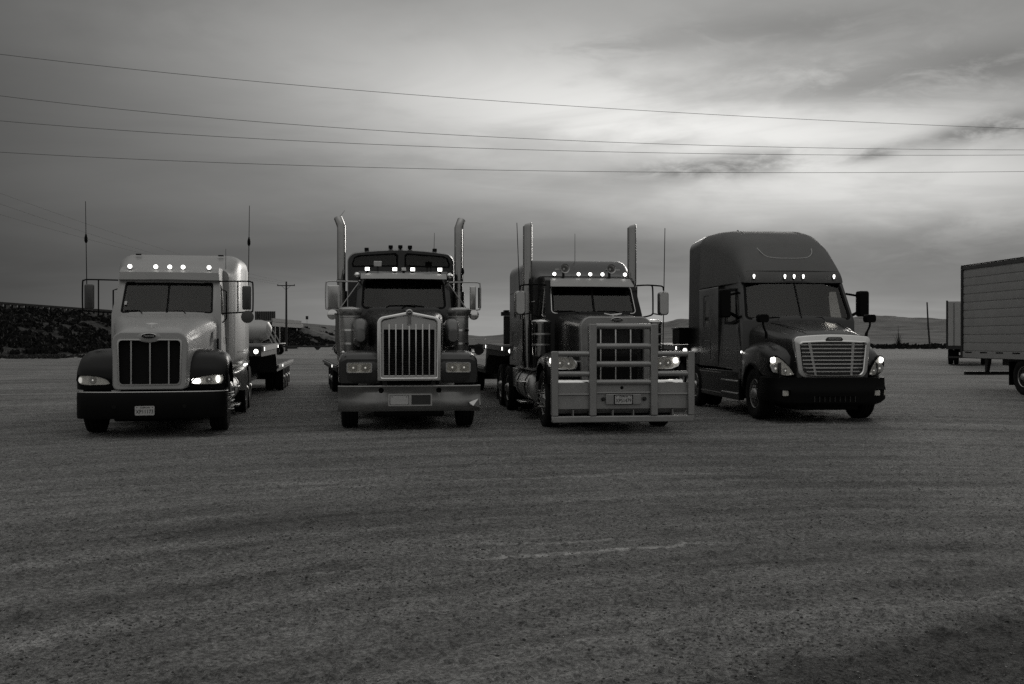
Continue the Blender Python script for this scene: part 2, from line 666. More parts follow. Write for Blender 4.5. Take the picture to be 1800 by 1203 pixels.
def cab_shell(prof, half, k=0.0, ymid=2.6, grow=0.0, n=12):
    """side profile (y, z) swept across the width; front part bows back by k x^2"""
    b = MB()
    loops = []
    for i in range(n + 1):
        s = -1 + 2 * i / n
        l = []
        for y, z in prof:
            x = s * (half(z) - grow)
            l.append((x, y + (k * x * x if y < ymid else 0), z))
        loops.append(l)
    return b.loft(loops)


def lerp_half(z0, h0, z1, h1):
    return lambda z: h0 if z < z0 else h1 if z > z1 else h0 + (h1 - h0) * (z - z0) / (z1 - z0)


def shrink(prof, d):
    cy = sum(p[0] for p in prof) / len(prof)
    cz = sum(p[1] for p in prof) / len(prof)
    out = []
    for y, z in prof:
        L = math.hypot(y - cy, z - cz)
        out.append((y + (cy - y) * d / L * 1.2, z + (cz - z) * d / L * 1.2))
    return out


def side_cut(poly):
    return MB().prism(poly, 'x', -1.6, 1.6)


def side_glass(root, poly, half, name='side_window', m='glass'):
    for s in (-1, 1):
        l = [(s * (half(z) - .020), y, z) for y, z in poly]
        l2 = [(s * (half(z) - .026), y, z) for y, z in poly]
        part(root, name, MB().loft([l, l2]), m)


def seats(root, y, z, x=0.48):
    for s in (-1, 1):
        o = part(root, 'seat', MB().box(s * x - .24, s * x + .24, y - .5, y, z - .15, z), 'interior', .04)
        part(o, 'backrest', MB().box(s * x - .23, s * x + .23, y - .02, y + .14, z - .02, z + .72), 'interior', .05)
        part(o, 'headrest', MB().box(s * x - .13, s * x + .13, y, y + .10, z + .75, z + .93), 'interior', .04)


def dash(root, y0, y1, hw, z0, z1, wheel_x):
    part(root, 'dashboard', MB().box(-hw, hw, y0, y1, z0, z1), 'interior', .03)
    pts = [(wheel_x + .22 * math.cos(t), y1 + .12 + .10 * math.sin(t), z1 + .07 + .19 * math.sin(t)) for t in [2 * math.pi * k / 20 for k in range(21)]]
    o = part(root, 'steering_wheel', MB().tube(pts, .014, 6), 'interior')
    part(o, 'steering_column', MB().tube([(wheel_x, y1 + .12, z1 + .07), (wheel_x, y1 - .05, z1 - .05)], .03, 8), 'interior')


def plate(root, x, y, z, txt, m='plate', w=.305, h=.152):
    o = part(root, 'licence_plate', MB().prism(rr(x - w / 2, x + w / 2, z - h / 2, z + h / 2, .012, 2), 'y', y - .004, y), m)
    if txt:
        part(o, 'plate_number', text_mesh(txt, .092, x, y - .0065, z - .018, .27), 'ink')
        part(o, 'plate_title', text_mesh('California', .036, x, y - .0065, z + .053, .15, shear=.3), 'ink')
    for s in (-1, 1):
        part(o, 'plate_bolt', MB().lathe([(.008, 0), (.006, -.004)], (x + s * w * .40, y - .0045, z + h * .36), 'y', 8), 'steel')
    return o


def oval_badge(root, x, y, z, a, b, txt, tilt=0):
    o = part(root, 'emblem', MB().loft([at_y(oval(x, z, a, b), y), at_y(oval(x, z, a, b), y - .012), at_y(oval(x, z, a * .93, b * .86), y - .018)]), 'chrome')
    part(o, 'emblem_field', MB().loft([at_y(oval(x, z, a * .96, b * .93), y - .012), at_y(oval(x, z, a * .95, b * .90), y - .021)]), 'black')
    part(o, 'emblem_script', text_mesh(txt, b * 1.15, x, y - .0235, z, a * 1.4, shear=.25), 'chromedull')


def lamp_round(root, x, y, z, r=.035, lit='lamp', base='blackmatt', length=.09, name='marker_lamp'):
    """bullet roof lamp: body with a lens in front"""
    o = part(root, name, MB().lathe([(r * .45, length), (r * .8, length * .7), (r * 1.08, length * .25), (r * 1.1, 0)], (x, y, z), 'y', 14), base)
    part(o, 'lens', MB().lathe([(r, 0.002), (r * .98, -.008), (r * .75, -.018), (r * .3, -.023)], (x, y, z), 'y', 14), lit)
    part(o, 'foot', MB().box(x - r * .55, x + r * .55, y + .01, y + length * .75, z - r * 1.5, z - r * .6), base)
    return o


def lamp_square(root, x, y, z, w=.10, h=.075, lit='lamp', base='blackmatt', name='marker_lamp'):
    o = part(root, name, MB().box(x - w / 2, x + w / 2, y, y + .09, z - h / 2, z + h / 2), base, .012)
    part(o, 'lens', MB().box(x - w * .42, x + w * .42, y - .012, y + .004, z - h * .42, z + h * .42), lit, .008)
    part(o, 'foot', MB().box(x - w * .25, x + w * .25, y + .02, y + .075, z - h / 2 - .05, z - h / 2 + .003), base)
    return o


def antenna(root, base, top, coil=None, r=.006):
    o = part(root, 'antenna', MB().tube([base, top], [r * 1.5, r], 6), 'blackmatt')
    if coil is not None:
        a, b = Vector(base), Vector(top)
        p = lambda t: tuple(a + (b - a) * t)
        part(o, 'loading_coil', MB().tube([p(coil - .045), p(coil - .02), p(coil + .02), p(coil + .07)], [.012, .03, .03, .010], 10), 'blackmatt')
    return o


def headlamp(root, loop, y, yk, depth=.10, bright=(), bowls=(), rim='chromedull', name='headlight', side=1):
    """loop of (x, z) for the right-hand lamp mirrored by side; y front plane swept by yk per metre outward"""
    cx = sum(p[0] for p in loop) / len(loop)
    cz = sum(p[1] for p in loop) / len(loop)
    def L(s, dy):
        return [(side * (cx + (p[0] - cx) * s), y + (p[0] - loop[0][0]) * yk + dy, cz + (p[1] - cz) * s) for p in loop]
    o = part(root, name, MB().loft([L(1.06, 0), L(1.06, depth), L(.94, depth), L(.94, 0)], closed=True), rim)
    part(o, 'reflector', MB().loft([L(.96, depth * .34), L(.9, depth * .55)]), 'reflector')
    for bx, bz, br in bowls:
        yy = y + (bx - loop[0][0]) * yk
        part(o, 'bowl', MB().lathe([(br, -.0), (br * .97, .004), (br * .8, .010), (br * .4, .017), (br * .1, .02)], (side * bx, yy + depth * .12, bz), 'y', 18), 'chrome')
        part(o, 'bulb', MB().lathe([(br * .25, .018), (br * .24, 0), (br * .1, -.008)], (side * bx, yy + depth * .12, bz), 'y', 10), 'lampdim')
    for bx, bz, bw, bh, m in bright:
        yy = y + (bx - loop[0][0]) * yk
        part(o, 'lit_lamp', MB().loft([at_y(oval(side * bx, bz, bw, bh, 16, 2.6), yy + depth * .36), at_y(oval(side * bx, bz, bw * .9, bh * .9, 16, 2.6), yy + depth * .14)]), m)
    part(o, 'lens', MB().loft([L(.97, .012), L(.95, 0), L(.90, -.008)]), 'lens')
    return o


def mirror_bracket(root, s, x0, y, z0, x1, z1, xm, mw, mh, zc, m='blackmatt', r=.014, loop=True):
    """west coast mirror: tube loop out from the cab and a tall glass"""
    xo = s * x1
    pts = spline([(s * x0, y, z1), (s * (x1 - .12), y, z1 + .005), (s * (x1 - .03), y, z1 - .01), (xo, y, z1 - .06), (xo, y, z0 + .06), (s * (x1 - .03), y, z0 + .01), (s * (x1 - .12), y, z0), (s * x0, y + .02, z0 - .03)], 4)
    o = part(root, 'mirror', MB().tube(pts, r, 8), m)
    if loop:
        xi = s * (xm - mw / 2 - .09)
        part(o, 'brace', MB().tube([(xi, y, z1), (xi, y, z0)], r * .9, 8), m)
    return o


def mirror_head(o, x, y, zc, mw, mh, m='blackmatt', rad=.03, depth=.06):
    h = part(o, 'mirror_head', body([(y - depth * .45, (x - mw * .40, x + mw * .40), zc - mh * .46, zc + mh * .46, rad), (y - depth * .2, (x - mw / 2, x + mw / 2), zc - mh / 2, zc + mh / 2, rad), (y + depth * .5, (x - mw / 2, x + mw / 2), zc - mh / 2, zc + mh / 2, rad)]), m)
    return h


def chassis(root, y0, y1):
    b = MB()
    for s in (-1, 1):
        part(root, 'frame_rail', MB().box(s * .43 - .04, s * .43 + .04, y0, y1, .62, .90), 'steel')
    part(root, 'front_axle', MB().box(-.95, .95, 1.08, 1.2, .42, .56), 'steel', .02)
    part(root, 'engine', MB().box(-.40, .40, .55, 2.1, .55, 1.35), 'mesh', .05)
    part(root, 'underbody_blocker', MB().box(-.78, .78, 1.95, 5.0, .30, .60), 'mesh', .03)  # black box added to block light and keep the underside dark
    part(root, 'sump_blocker', MB().box(-.62, .62, .38, 1.9, .23, .58), 'mesh', .04)  # oil pan enlarged to shut out light and darken the gap below the bumper


def drives(root, ys, rim='chromedull'):
    for y in ys:
        part(root, 'drive_axle', MB().lathe([(.09, -.72), (.12, -.2), (.22, -.1), (.22, .1), (.12, .2), (.09, .72)], (0, y, .5), 'x', 14), 'steel')
        duals(root, y, rim=rim)
    for s in (-1, 1):
        part(root, 'mud_flap', MB().box(min(s * .62, s * 1.22), max(s * .62, s * 1.22), ys[-1] + .60, ys[-1] + .612, .12, .92), 'mesh')  # flaps added to keep light from behind off the ground underneath
        part(root, 'suspension', MB().box(s * .43 - .14, s * .43 + .14, ys[0] - .5, ys[-1] + .4, .30, .60), 'mesh', .03)


def fuel_tank(root, s, y0, y1, x=.90, z=.68, r=.30, m='chromedull', steps=True):
    o = part(root, 'fuel_tank', MB().lathe([(r * .5, y0 - .02), (r * .9, y0), (r, y0 + .03), (r, y1 - .03), (r * .9, y1), (r * .5, y1 + .02)], (s * x, 0, z), 'y', 28), m)
    for q in (.2, .8):
        yy = y0 + (y1 - y0) * q
        part(o, 'tank_strap', MB().lathe([(r + .004, yy - .03), (r + .012, yy - .025), (r + .012, yy + .025), (r + .004, yy + .03)], (s * x, 0, z), 'y', 28), 'steel')
    if steps:
        for zz in (z - r * .95, z + r * .25):
            part(o, 'step', MB().box(min(s * (x + r * .55), s * (x + r + .10)), max(s * (x + r * .55), s * (x + r + .10)), y0 + .1, y0 + .75, zz - .02, zz + .02), 'chrome', .008)
    return o

# ================================================================== truck 1: white conventional, black fenders
def white_truck():
    t = empty('truck', -5.94, 16.3, 11.6, 'white semi truck with black fenders and dark grille of three upright bars', 'truck')
    # bumper, wrapped round the corners
    pts = [(-1.20, .52), (-1.19, .36), (-1.08, .16), (-.75, .05), (-.3, .005), (0, 0), (.3, .005), (.75, .05), (1.08, .16), (1.19, .36), (1.20, .52)]
    b = MB()
    loops = []
    for p in spline([(q[0], q[1], 0) for q in pts], 3):
        x, y = p[0], p[1]
        k = 1 - .06 * abs(x) / 1.2
        loops.append([(x, y + .03, .30), (x, y, .36), (x, y - .005, .66), (x, y + .03, .725), (x * .97, y + .12, .725), (x * .97, y + .12, .30)])
    b.loft(loops)
    bp = part(t, 'bumper', b, 'blackmatt')
    part(bp, 'bumper_strip', MB().tube(spline([(q[0] * 1.002, q[1] + .035, .735) for q in pts], 3), .010, 6), 'chromedull')
    for s in (-1, 1):
        part(bp, 'tow_hole', MB().lathe([(.035, -.004), (.035, .03)], (s * .55, .01, .50), 'y', 12), 'mesh')
    plate(t, -.07, -.010, .435, 'XP11173')
    # bonnet
    hood = body(smooth_sections([(.13, .59, .78, 1.68, (.08, .08, .15, .15)), (.20, .60, .78, 1.745, (.08, .08, .22, .22)), (.40, .615, .80, 1.81, (.05, .05, .26, .26)), (.9, .68, .84, 1.89, (.05, .05, .26, .26)),
                                 (1.5, .80, .88, 1.99, (.05, .05, .24, .24)), (2.10, .92, .92, 2.06, (.05, .05, .20, .20))], 3), 6)
    vents = []
    for s in (-1, 1):
        vents.append(MB().prism([(1.52, 1.58), (1.64, 1.72), (1.76, 1.76), (1.76, 1.62), (1.66, 1.50), (1.55, 1.47)], 'x', s * .70, s * 1.2))
    hd = part(t, 'hood', carve(hood, vents), 'white')
    for s in (-1, 1):
        part(hd, 'vent', MB().prism([(1.52, 1.58), (1.64, 1.72), (1.76, 1.76), (1.76, 1.62), (1.66, 1.50), (1.55, 1.47)], 'x', s * .66, s * .72), 'mesh')
        part(hd, 'side_badge', MB().box(s * .612 - .006, s * .612 + .006, .55, .60, 1.32, 1.44), 'blackmatt')
        part(hd, 'hood_latch', MB().box(s * .915 - .012, s * .915 + .02, 1.93, 1.98, 1.40, 1.62), 'blackmatt', .006)
    part(hd, 'hood_ornament', MB().loft([[(-.10, .30, 1.86), (0, .27, 1.84), (.10, .30, 1.86), (0, .33, 1.865)], [(-.10, .30, 1.868), (0, .27, 1.86), (.10, .30, 1.868), (0, .33, 1.88)]]).tube([(0, .30, 1.74), (0, .30, 1.85)], .012, 6), 'chrome')
    # grille
    out = rr(-.59, .59, .775, 1.705, (.06, .06, .15, .15), 6)
    out = [(x * (.955 + .045 * (z - .775) / .885), z + (.045 * (1 - (x / .59) ** 2) if z > 1.4 else 0)) for x, z in out]
    inn = rr(-.50, .50, .855, 1.60, (.06, .06, .09, .09), 6)
    inn = [(x * (.955 + .045 * (z - .775) / .885), z) for x, z in inn]
    gr = part(t, 'grille', MB().frame(out, inn, .045, .20), 'white', .02)
    part(gr, 'grille_mesh', MB().prism([(x * 1.02, z) for x, z in inn], 'y', .125, .129), 'mesh')
    for x in (-.295, 0, .295):
        part(gr, 'bar', MB().box(x - .012, x + .012, .075, .105, .845, 1.61), 'chromedull', .004)
    inn2 = rr(-.472, .472, .858, 1.532, (.06, .06, .09, .09), 6)
    part(gr, 'grille_trim', MB().frame([(x * (.955 + .045 * (z - .775) / .885), z) for x, z in rr(-.51, .51, .845, 1.61, .07, 6)], [(x * (.955 + .045 * (z - .775) / .885), z) for x, z in rr(-.487, .487, .868, 1.587, .06, 6)], .036, .06), 'chrome')
    part(gr, 'emblem_boss', MB().loft([at_y(oval(-.01, 1.64, .20, .09), .12), at_y(oval(-.01, 1.64, .20, .09), .05), at_y(oval(-.01, 1.64, .17, .07), .035)]), 'white')
    oval_badge(t, -.01, .034, 1.66, .118, .045, 'Peterbilt')
    # fenders and lamps
    path = [(.30, .76), (.285, .98), (.34, 1.16), (.52, 1.33), (.85, 1.43), (1.25, 1.43), (1.58, 1.30), (1.78, 1.08), (1.86, .86)]
    for s in (-1, 1):
        f = part(t, 'fender', fender(s, path, [(.50, .0), (.80, 0.0), (.98, .012), (1.10, .045), (1.18, .11), (1.215, .20)]), 'black')
        headlamp(f, [(.62, .87), (.72, .85), (1.00, .845), (1.13, .86), (1.165, .93), (1.15, 1.01), (1.0, 1.01), (.80, .985), (.68, .94)], .195, .14, .09,
                 bright=[(.71, .905, .075, .045, 'beam'), (1.06, .935, .032, .058, 'beam')] if s > 0 else [(1.12, .93, .028, .05, 'lampdim')],
                 bowls=[(.92, .93, .055)], rim='blackmatt', side=s)
        part(f, 'inner_wing', MB().box(s * .50 - .02, s * .50 + .02, .45, 1.9, .70, 1.30), 'mesh')
    # cab
    prof = [(2.05, .98), (2.05, 2.06), (2.50, 2.70), (2.41, 2.72), (2.43, 2.86), (2.52, 2.935), (2.75, 2.975), (3.45, 3.0), (3.45, .98)]
    half = lerp_half(2.05, .965, 2.95, .88)
    ws = dict(b=(2.075, 2.095), t=(2.475, 2.665), xb=.80, xt=.775, r=.04, k=.05)
    win = [(2.62, 2.12), (3.05, 2.05), (3.10, 2.62), (2.70, 2.66), (2.62, 2.60)]
    inner = [(2.13, 1.05), (2.13, 2.04), (2.58, 2.68), (2.60, 2.88), (3.40, 2.92), (3.40, 1.05)]
    grooves = []
    for s in (-1, 1):
        for y in (2.50, 3.18):
            grooves.append(MB().box(s * .95, s * 1.1, y - .006, y + .006, 1.05, 2.02))
    cab = part(t, 'cab', carve(cab_shell(prof, half, .05, 2.6), [cab_shell(inner, half, .05, 2.65, .05), ws_slab(ws, -.2, .2), side_cut(win)] + grooves), 'white')
    for a, bb in ((-1, -.015), (.015, 1)):
        part(cab, 'windshield', curved_slab(ws, -.012, -.006, a, bb), 'glass')
    part(cab, 'windshield_divider', curved_slab(ws, -.02, .006, -.02, .02, 2), 'blackmatt')
    part(cab, 'windshield_gasket', MB().loft([ws_loop(ws, off=-.02, grow=.012), ws_loop(ws, off=.006, grow=.012), ws_loop(ws, off=.006, grow=-.022), ws_loop(ws, off=-.02, grow=-.022)], closed=True), 'blackmatt')
    part(cab, 'shade_band', curved_slab(dict(b=(2.418, 2.575), t=(2.475, 2.665), xb=.777, xt=.770, r=.02, k=.05), -.018, -.014), 'mesh')
    side_glass(cab, win, half)
    for s in (-1, 1):
        part(cab, 'wiper', MB().tube([(s * .38 - .05, 2.06, 2.08), (s * .38 - .10, 2.115, 2.13), (s * .38 - .36, 2.12, 2.13)], .010, 6), 'blackmatt')
        part(cab, 'door_handle', MB().box(s * .975 - .012, s * .975 + .012, 3.06, 3.14, 1.52, 1.66), 'blackmatt', .01)
        part(cab, 'grab_handle', MB().tube([(s * .93, 2.58, 2.55), (s * 1.02, 2.58, 2.52), (s * 1.02, 2.58, 2.0), (s * .95, 2.56, 1.92)], .014, 8), 'blackmatt')
    part(cab, 'sticker', ws_slab(dict(b=(2.16, 2.235), t=(2.21, 2.305), xb=.76, xt=.76, r=.01, k=.05), .004, .006, -1, -.94), 'plate')
    dash(cab, 2.16, 2.42, .86, 1.6, 2.06, .42)
    seats(cab, 3.0, 1.62)
    for x in (-.71, -.25, 0, .24, .71):
        lamp_round(t, x, 2.49, 2.965, .040, base='chromedull')
    # sleeper
    sl = body(smooth_sections([(3.46, 1.00, .98, 2.98, .14), (3.62, 1.06, .98, 3.04, .20), (3.95, 1.15, .98, 3.22, .26), (4.4, 1.21, .98, 3.34, .28), (5.35, 1.25, .98, 3.36, .26)], 3), 7)
    gro = []
    for s in (-1, 1):
        gro += [MB().box(s * 1.05, s * 1.4, 3.70, 3.712, 1.0, 2.8), MB().box(s * 1.15, s * 1.4, 4.95, 4.962, 1.0, 3.0), MB().box(s * 1.12, s * 1.4, 3.72, 4.95, 1.34, 1.35)]
    slp = part(t, 'sleeper', carve(sl, gro + [body([(3.3, .50, 3.14, 3.6, .12), (4.0, .60, 3.29, 3.6, .1), (4.6, .62, 3.40, 3.6, .1)])]), 'white')
    for s in (-1, 1):
        part(slp, 'clearance_lamp', MB().box(s * .80 - .055, s * .80 + .055, 4.02, 4.09, 3.305, 3.33), 'blackmatt', .006)
        part(slp, 'side_fairing', body([(5.36, (s * 1.22 - .025, s * 1.22 + .025), 1.0, 3.15, .02), (5.72, (s * 1.24 - .02, s * 1.24 + .02), 1.05, 3.05, .02)], 2), 'white')
        part(slp, 'side_step_plate', MB().box(min(s * .75, s * 1.2), max(s * .75, s * 1.2), 2.3, 5.3, .93, .975), 'chromedull', .01)
        for k in range(6):
            part(slp, 'side_lamp', MB().box(s * 1.24 - .02, s * 1.24 + .02, 4.45 + .14 * k, 4.53 + .14 * k, 1.05, 1.085), 'lamp' if s > 0 else 'lampdim', .004)
        lamp_round(slp, s * 1.10, 2.55, 1.02, .035, 'lamp' if s > 0 else 'lampdim', 'chrome', .06, 'step_lamp')
    antenna(t, (.93, 3.6, 2.8), (.93, 3.6, 3.42), None, .004)
    # mirrors, aerials
    for s in (-1, 1):
        o = mirror_bracket(t, s, .90, 2.40, 2.12, 1.52, 2.70, 1.42, .17, .46, 2.37)
        mirror_head(o, s * 1.405, 2.40, 2.39, .165, .45, 'signback')
        if s > 0:
            part(o, 'convex_mirror', MB().lathe([(.02, .06), (.09, .045), (.12, .01), (.118, 0), (.07, -.01), (.01, -.012)], (s * 1.42, 2.38, 2.03), 'y', 18), 'signback')
        antenna(t, (s * 1.44, 2.36, 2.62), (s * 1.46, 2.36, 4.14), .54, .006)
    # running gear
    chassis(t, .35, 7.4)
    for s in (-1, 1):
        wheel(t, s * 1.02, 1.15, s, .52, .30, 'chromedull', .0, .10)
        fuel_tank(t, s, 2.45, 4.35, .86, .62, .29, 'chromedull')
        part(t, 'quarter_fender', fender(s, [(4.80, .52), (4.70, .80), (4.72, 1.02), (4.92, 1.14)], [(.70, 0), (1.22, 0), (1.26, .03)], .012), 'chromedull')
    drives(t, (5.45, 6.78))
    part(t, 'fifth_wheel', MB().lathe([(.45, 0), (.45, .05), (.3, .08)], (0, 6.1, .95), 'z', 20), 'steel')
    return t


# ================================================================== truck 2: dark long nose, bright grille, bent bumper
def long_nose_truck():
    t = empty('truck', -1.77, 17.3, 8.4, 'dark long-nose semi truck with tall bright upright-bar grille and wide dented bumper', 'truck')
    # bumper: plain sheet with a lip, lower corner on one side kinked
    n = 48
    b = MB()
    loops = []
    rnd = random.Random(4)
    for i in range(n + 1):
        x = -1.24 + 2.48 * i / n
        yb = .10 * max(0, (abs(x) - .85) / .39) ** 1.6
        kink = 0.07 * max(0, (x - .98) / .26) ** 1.3
        dent = .035 * math.exp(-((x + .62) / .25) ** 2) + .045 * math.exp(-((x - .72) / .20) ** 2) + .015 * math.exp(-((x + .1) / .12) ** 2)
        w = lambda a: .004 * math.sin(7 * x + a)
        loops.append([(x, yb + .10, .80), (x, yb + .005, .80), (x, yb - .012, .785), (x, yb + w(0) + dent, .73), (x, yb + .012 + w(1) + dent * .6, .67), (x, yb + .010 + w(2), .55), (x, yb + w(3) - kink * .6, .45), (x, yb + .015 + kink, .375), (x, yb + .04 + kink, .352 - .02 * max(0, (x - .9) / .34)), (x, yb + .10, .36)])
    b.loft(loops)
    cut = [MB().lathe([(.048, -.1), (.048, .2)], (s * .50, 0, .715), 'y', 16) for s in (-1, 1)]
    bp = part(t, 'bumper', carve(b, cut, 50), 'bumperalu')
    for s in (-1, 1):
        part(bp, 'tow_pocket', MB().lathe([(.06, .075), (.06, .09)], (s * .50, 0, .715), 'y', 16), 'mesh')
    part(bp, 'corner_kink', MB().add([(1.03, -.0, .50), (1.20, .05, .56), (1.235, .06, .40), (1.10, -.03, .44), (1.04, -.035, .47), (1.16, .06, .47)], [(0, 1, 3), (1, 2, 3), (0, 3, 4), (0, 4, 5), (4, 3, 5), (3, 2, 5), (2, 1, 5), (1, 0, 5)]), 'chromedull', smooth=0)
    part(bp, 'plate_frame', MB().frame(rr(-.38, .38, .445, .655, .015, 2), rr(-.355, -.355 + .71, .465, .635, .01, 2), -.016, .02), 'chromedull')
    part(bp, 'plate_frame_post', MB().box(-.022, .022, -.014, .02, .463, .637), 'chromedull')
    part(bp, 'plate_backing', MB().box(.022, .357, -.002, .014, .463, .637), 'louvre')
    plate(t, -.188, -.006, .55, None)
    # grille
    def crown(l, k):
        return [(x, z + k * max(0, 1 - abs(x) / .56) if z > 1.7 else z) for x, z in l]
    def fine(x0, x1, z0, z1, r, n=6):
        l = rr(x0, x1, z0, z1, (.02, .02, r, r), n)
        i = 3 * (n + 1)
        return l[:i] + [(x1 - r - (x1 - x0 - 2 * r) * k / 6, z1) for k in range(1, 6)] + l[i:]
    out = crown(fine(-.565, .565, .865, 1.985, .10), .11)
    inn = crown(fine(-.485, .485, .925, 1.935, .06), .10)
    gr = part(t, 'grille', MB().frame(out, inn, .31, .46), 'chrome', .018)
    part(gr, 'grille_header', MB().prism([(-.485, 1.80), (.485, 1.80), (.485, 1.90), (.45, 1.935), (0, 2.03), (-.45, 1.935), (-.485, 1.90)], 'y', .372, .40), 'chromedull', .004)
    part(gr, 'inner_frame', MB().frame(rr(-.484, .484, .926, 1.80, .01, 2), rr(-.445, .445, .965, 1.775, .01, 2), .35, .40), 'chromedull', .006)
    part(gr, 'grille_mesh', MB().box(-.46, .46, .415, .42, .94, 1.81), 'mesh')
    for k in range(26):
        z = .985 + k * .0305
        part(gr, 'louvre', MB().add([(-.445, .405, z), (.445, .405, z), (.445, .385, z + .013), (-.445, .385, z + .013), (-.445, .41, z + .004), (.445, .41, z + .004), (.445, .39, z + .017), (-.445, .39, z + .017)], [(0, 1, 2, 3), (7, 6, 5, 4), (0, 4, 5, 1), (2, 6, 7, 3), (1, 5, 6, 2), (3, 7, 4, 0)]), 'louvre')
    for k in range(-3, 4):
        x = k * .118
        part(gr, 'bar', MB().box(x - .011, x + .011, .335, .372, .945, 1.84 + (.03 if k else 0)), 'chrome', .004)
    # emblem: ring with a shield on a fluted tail
    e = part(t, 'emblem', MB().lathe([(.062, .34), (.062, .30), (.045, .29)], (0.0, 0, 2.075), 'y', 20), 'chromedull')
    part(e, 'emblem_field', MB().lathe([(.040, .295), (.040, .283)], (0.0, 0, 2.075), 'y', 16), 'black')
    part(e, 'emblem_letters', text_mesh('KW', .045, 0, .2805, 2.075, .05), 'chrome')
    part(e, 'emblem_tail', MB().prism([(-.040, 2.02), (.040, 2.02), (.034, 1.87), (0, 1.84), (-.034, 1.87)], 'y', .335, .37), 'chromedull', .006)
    for x in (-.02, 0, .02):
        part(e, 'emblem_flute', MB().box(x - .004, x + .004, .325, .336, 1.87, 2.01), 'black')
    # bonnet
    hood = body(smooth_sections([(.42, .53, .86, 1.98, (.03, .03, .14, .14)), (.6, .545, .86, 2.02, (.03, .03, .16, .16)), (1.4, .62, .9, 2.09, (.03, .03, .16, .16)), (2.45, .76, .95, 2.17, (.03, .03, .16, .16)), (2.62, .80, .95, 2.19, (.03, .03, .16, .16))], 3), 6)
    hd = part(t, 'hood', hood, 'dark')
    part(hd, 'hood_seam', MB().tube(spline([(0, .45, 2.065), (0, .9, 2.10), (0, 1.6, 2.155), (0, 2.5, 2.19)], 4), .010, 6), 'chromedull')
    for s in (-1, 1):
        # cowl scoop beside the bonnet
        sc = body(smooth_sections([(1.28, .085, 1.56, 1.80, .08), (1.40, .115, 1.50, 1.93, .11), (1.62, .135, 1.46, 2.0, .12), (2.2, .12, 1.45, 1.96, .10)], 3), 5)
        sc.v = [(s * (.86 + (v[0])) , v[1], v[2]) for v in sc.v]
        so = part(t, 'cowl_scoop', sc, 'scoop')
        part(so, 'scoop_seam', MB().box(s * .86 - .006, s * .86 + .006, 1.70, 2.1, 1.99, 2.004), 'blackmatt')
        # fender
        f = part(t, 'fender', fender(s, [(.44, .82), (.425, 1.05), (.45, 1.22), (.56, 1.34), (.80, 1.39), (1.2, 1.40), (1.52, 1.32), (1.75, 1.12), (1.86, .80)], [(.50, .02), (.62, .0), (.85, .0), (1.08, .01), (1.18, .05), (1.235, .12), (1.25, .22)]), 'dark')
        part(f, 'inner_wing', MB().box(s * .52 - .02, s * .52 + .02, .50, 2.3, .70, 1.40), 'mesh')
        part(f, 'fender_face', MB().prism([(s * p[0], p[1]) for p in ((.53, .83), (1.20, .83), (1.22, 1.0), (1.20, 1.2), (1.10, 1.25), (.53, 1.25))], 'y', .445, .47), 'dark')
        headlamp(f, rr(.665, 1.085, 1.015, 1.185, .03, 3), .385, .0, .09, bowls=[(.77, 1.10, .07), (.98, 1.10, .07)], rim='chrome', side=s)
        for q in (.77, .98):
            part(f, 'headlight_glass', MB().prism([(s * (q + p[0]), 1.10 + p[1]) for p in rr(-.09, .09, -.065, .065, .012, 2)], 'y', .384, .388), 'lens')
        part(f, 'turn_lamp', MB().lathe([(.03, .03), (.028, -.01), (.01, -.02)], (s * 1.16, .55, 1.37), 'y', 10), 'chrome')
        # air cleaner canister
        ac = part(t, 'air_cleaner', MB().lathe([(.17, 1.30), (.19, 1.34), (.19, 2.02), (.20, 2.03), (.20, 2.05), (.19, 2.06), (.22, 2.10), (.24, 2.14), (.24, 2.19), (.19, 2.22), (.05, 2.235)], (s * 1.06, 2.25, 0), 'z', 28), 'chromedull')
        for z in (1.52, 1.78):
            part(ac, 'band', MB().lathe([(.190, z - .02), (.199, z - .018), (.199, z + .018), (.190, z + .02)], (s * 1.06, 2.25, 0), 'z', 28), 'chrome')
    # cab
    prof = [(2.58, 1.0), (2.58, 2.19), (2.86, 2.83), (2.90, 2.92), (3.10, 2.99), (4.2, 3.02), (4.2, 1.0)]
    half = lerp_half(2.2, .955, 2.95, .905)
    ws = dict(b=(2.595, 2.225), t=(2.855, 2.80), xb=.835, xt=.80, r=.09, k=.16)
    win = [(3.0, 2.14), (3.75, 2.10), (3.78, 2.72), (3.10, 2.74)]
    inner = [(2.68, 1.08), (2.68, 2.17), (2.94, 2.80), (3.10, 2.92), (4.1, 2.95), (4.1, 1.08)]
    cab = part(t, 'cab', carve(cab_shell(prof, half, .16, 3.0), [cab_shell(inner, half, .16, 3.0, .05), ws_slab(ws, -.2, .2), side_cut(win)]), 'dark')
    part(cab, 'windshield', curved_slab(ws, -.012, -.006), 'glass')
    part(cab, 'windshield_gasket', MB().loft([ws_loop(ws, off=-.02, grow=.018), ws_loop(ws, off=.010, grow=.018), ws_loop(ws, off=.010, grow=-.022), ws_loop(ws, off=-.02, grow=-.022)], closed=True), 'blackmatt')
    side_glass(cab, win, half)
    part(cab, 'wiper', MB().tube([(-.36, 2.61, 2.24), (-.30, 2.62, 2.27), (0, 2.60, 2.28), (.22, 2.605, 2.245)], .011, 6), 'blackmatt')
    part(cab, 'wiper', MB().tube([(-.05, 2.58, 2.22), (.05, 2.59, 2.285), (.40, 2.62, 2.26)], .011, 6), 'blackmatt')
    dash(cab, 2.80, 3.0, .80, 1.7, 2.18, .40)
    seats(cab, 3.7, 1.75)
    # visor
    v = MB()
    loops = []
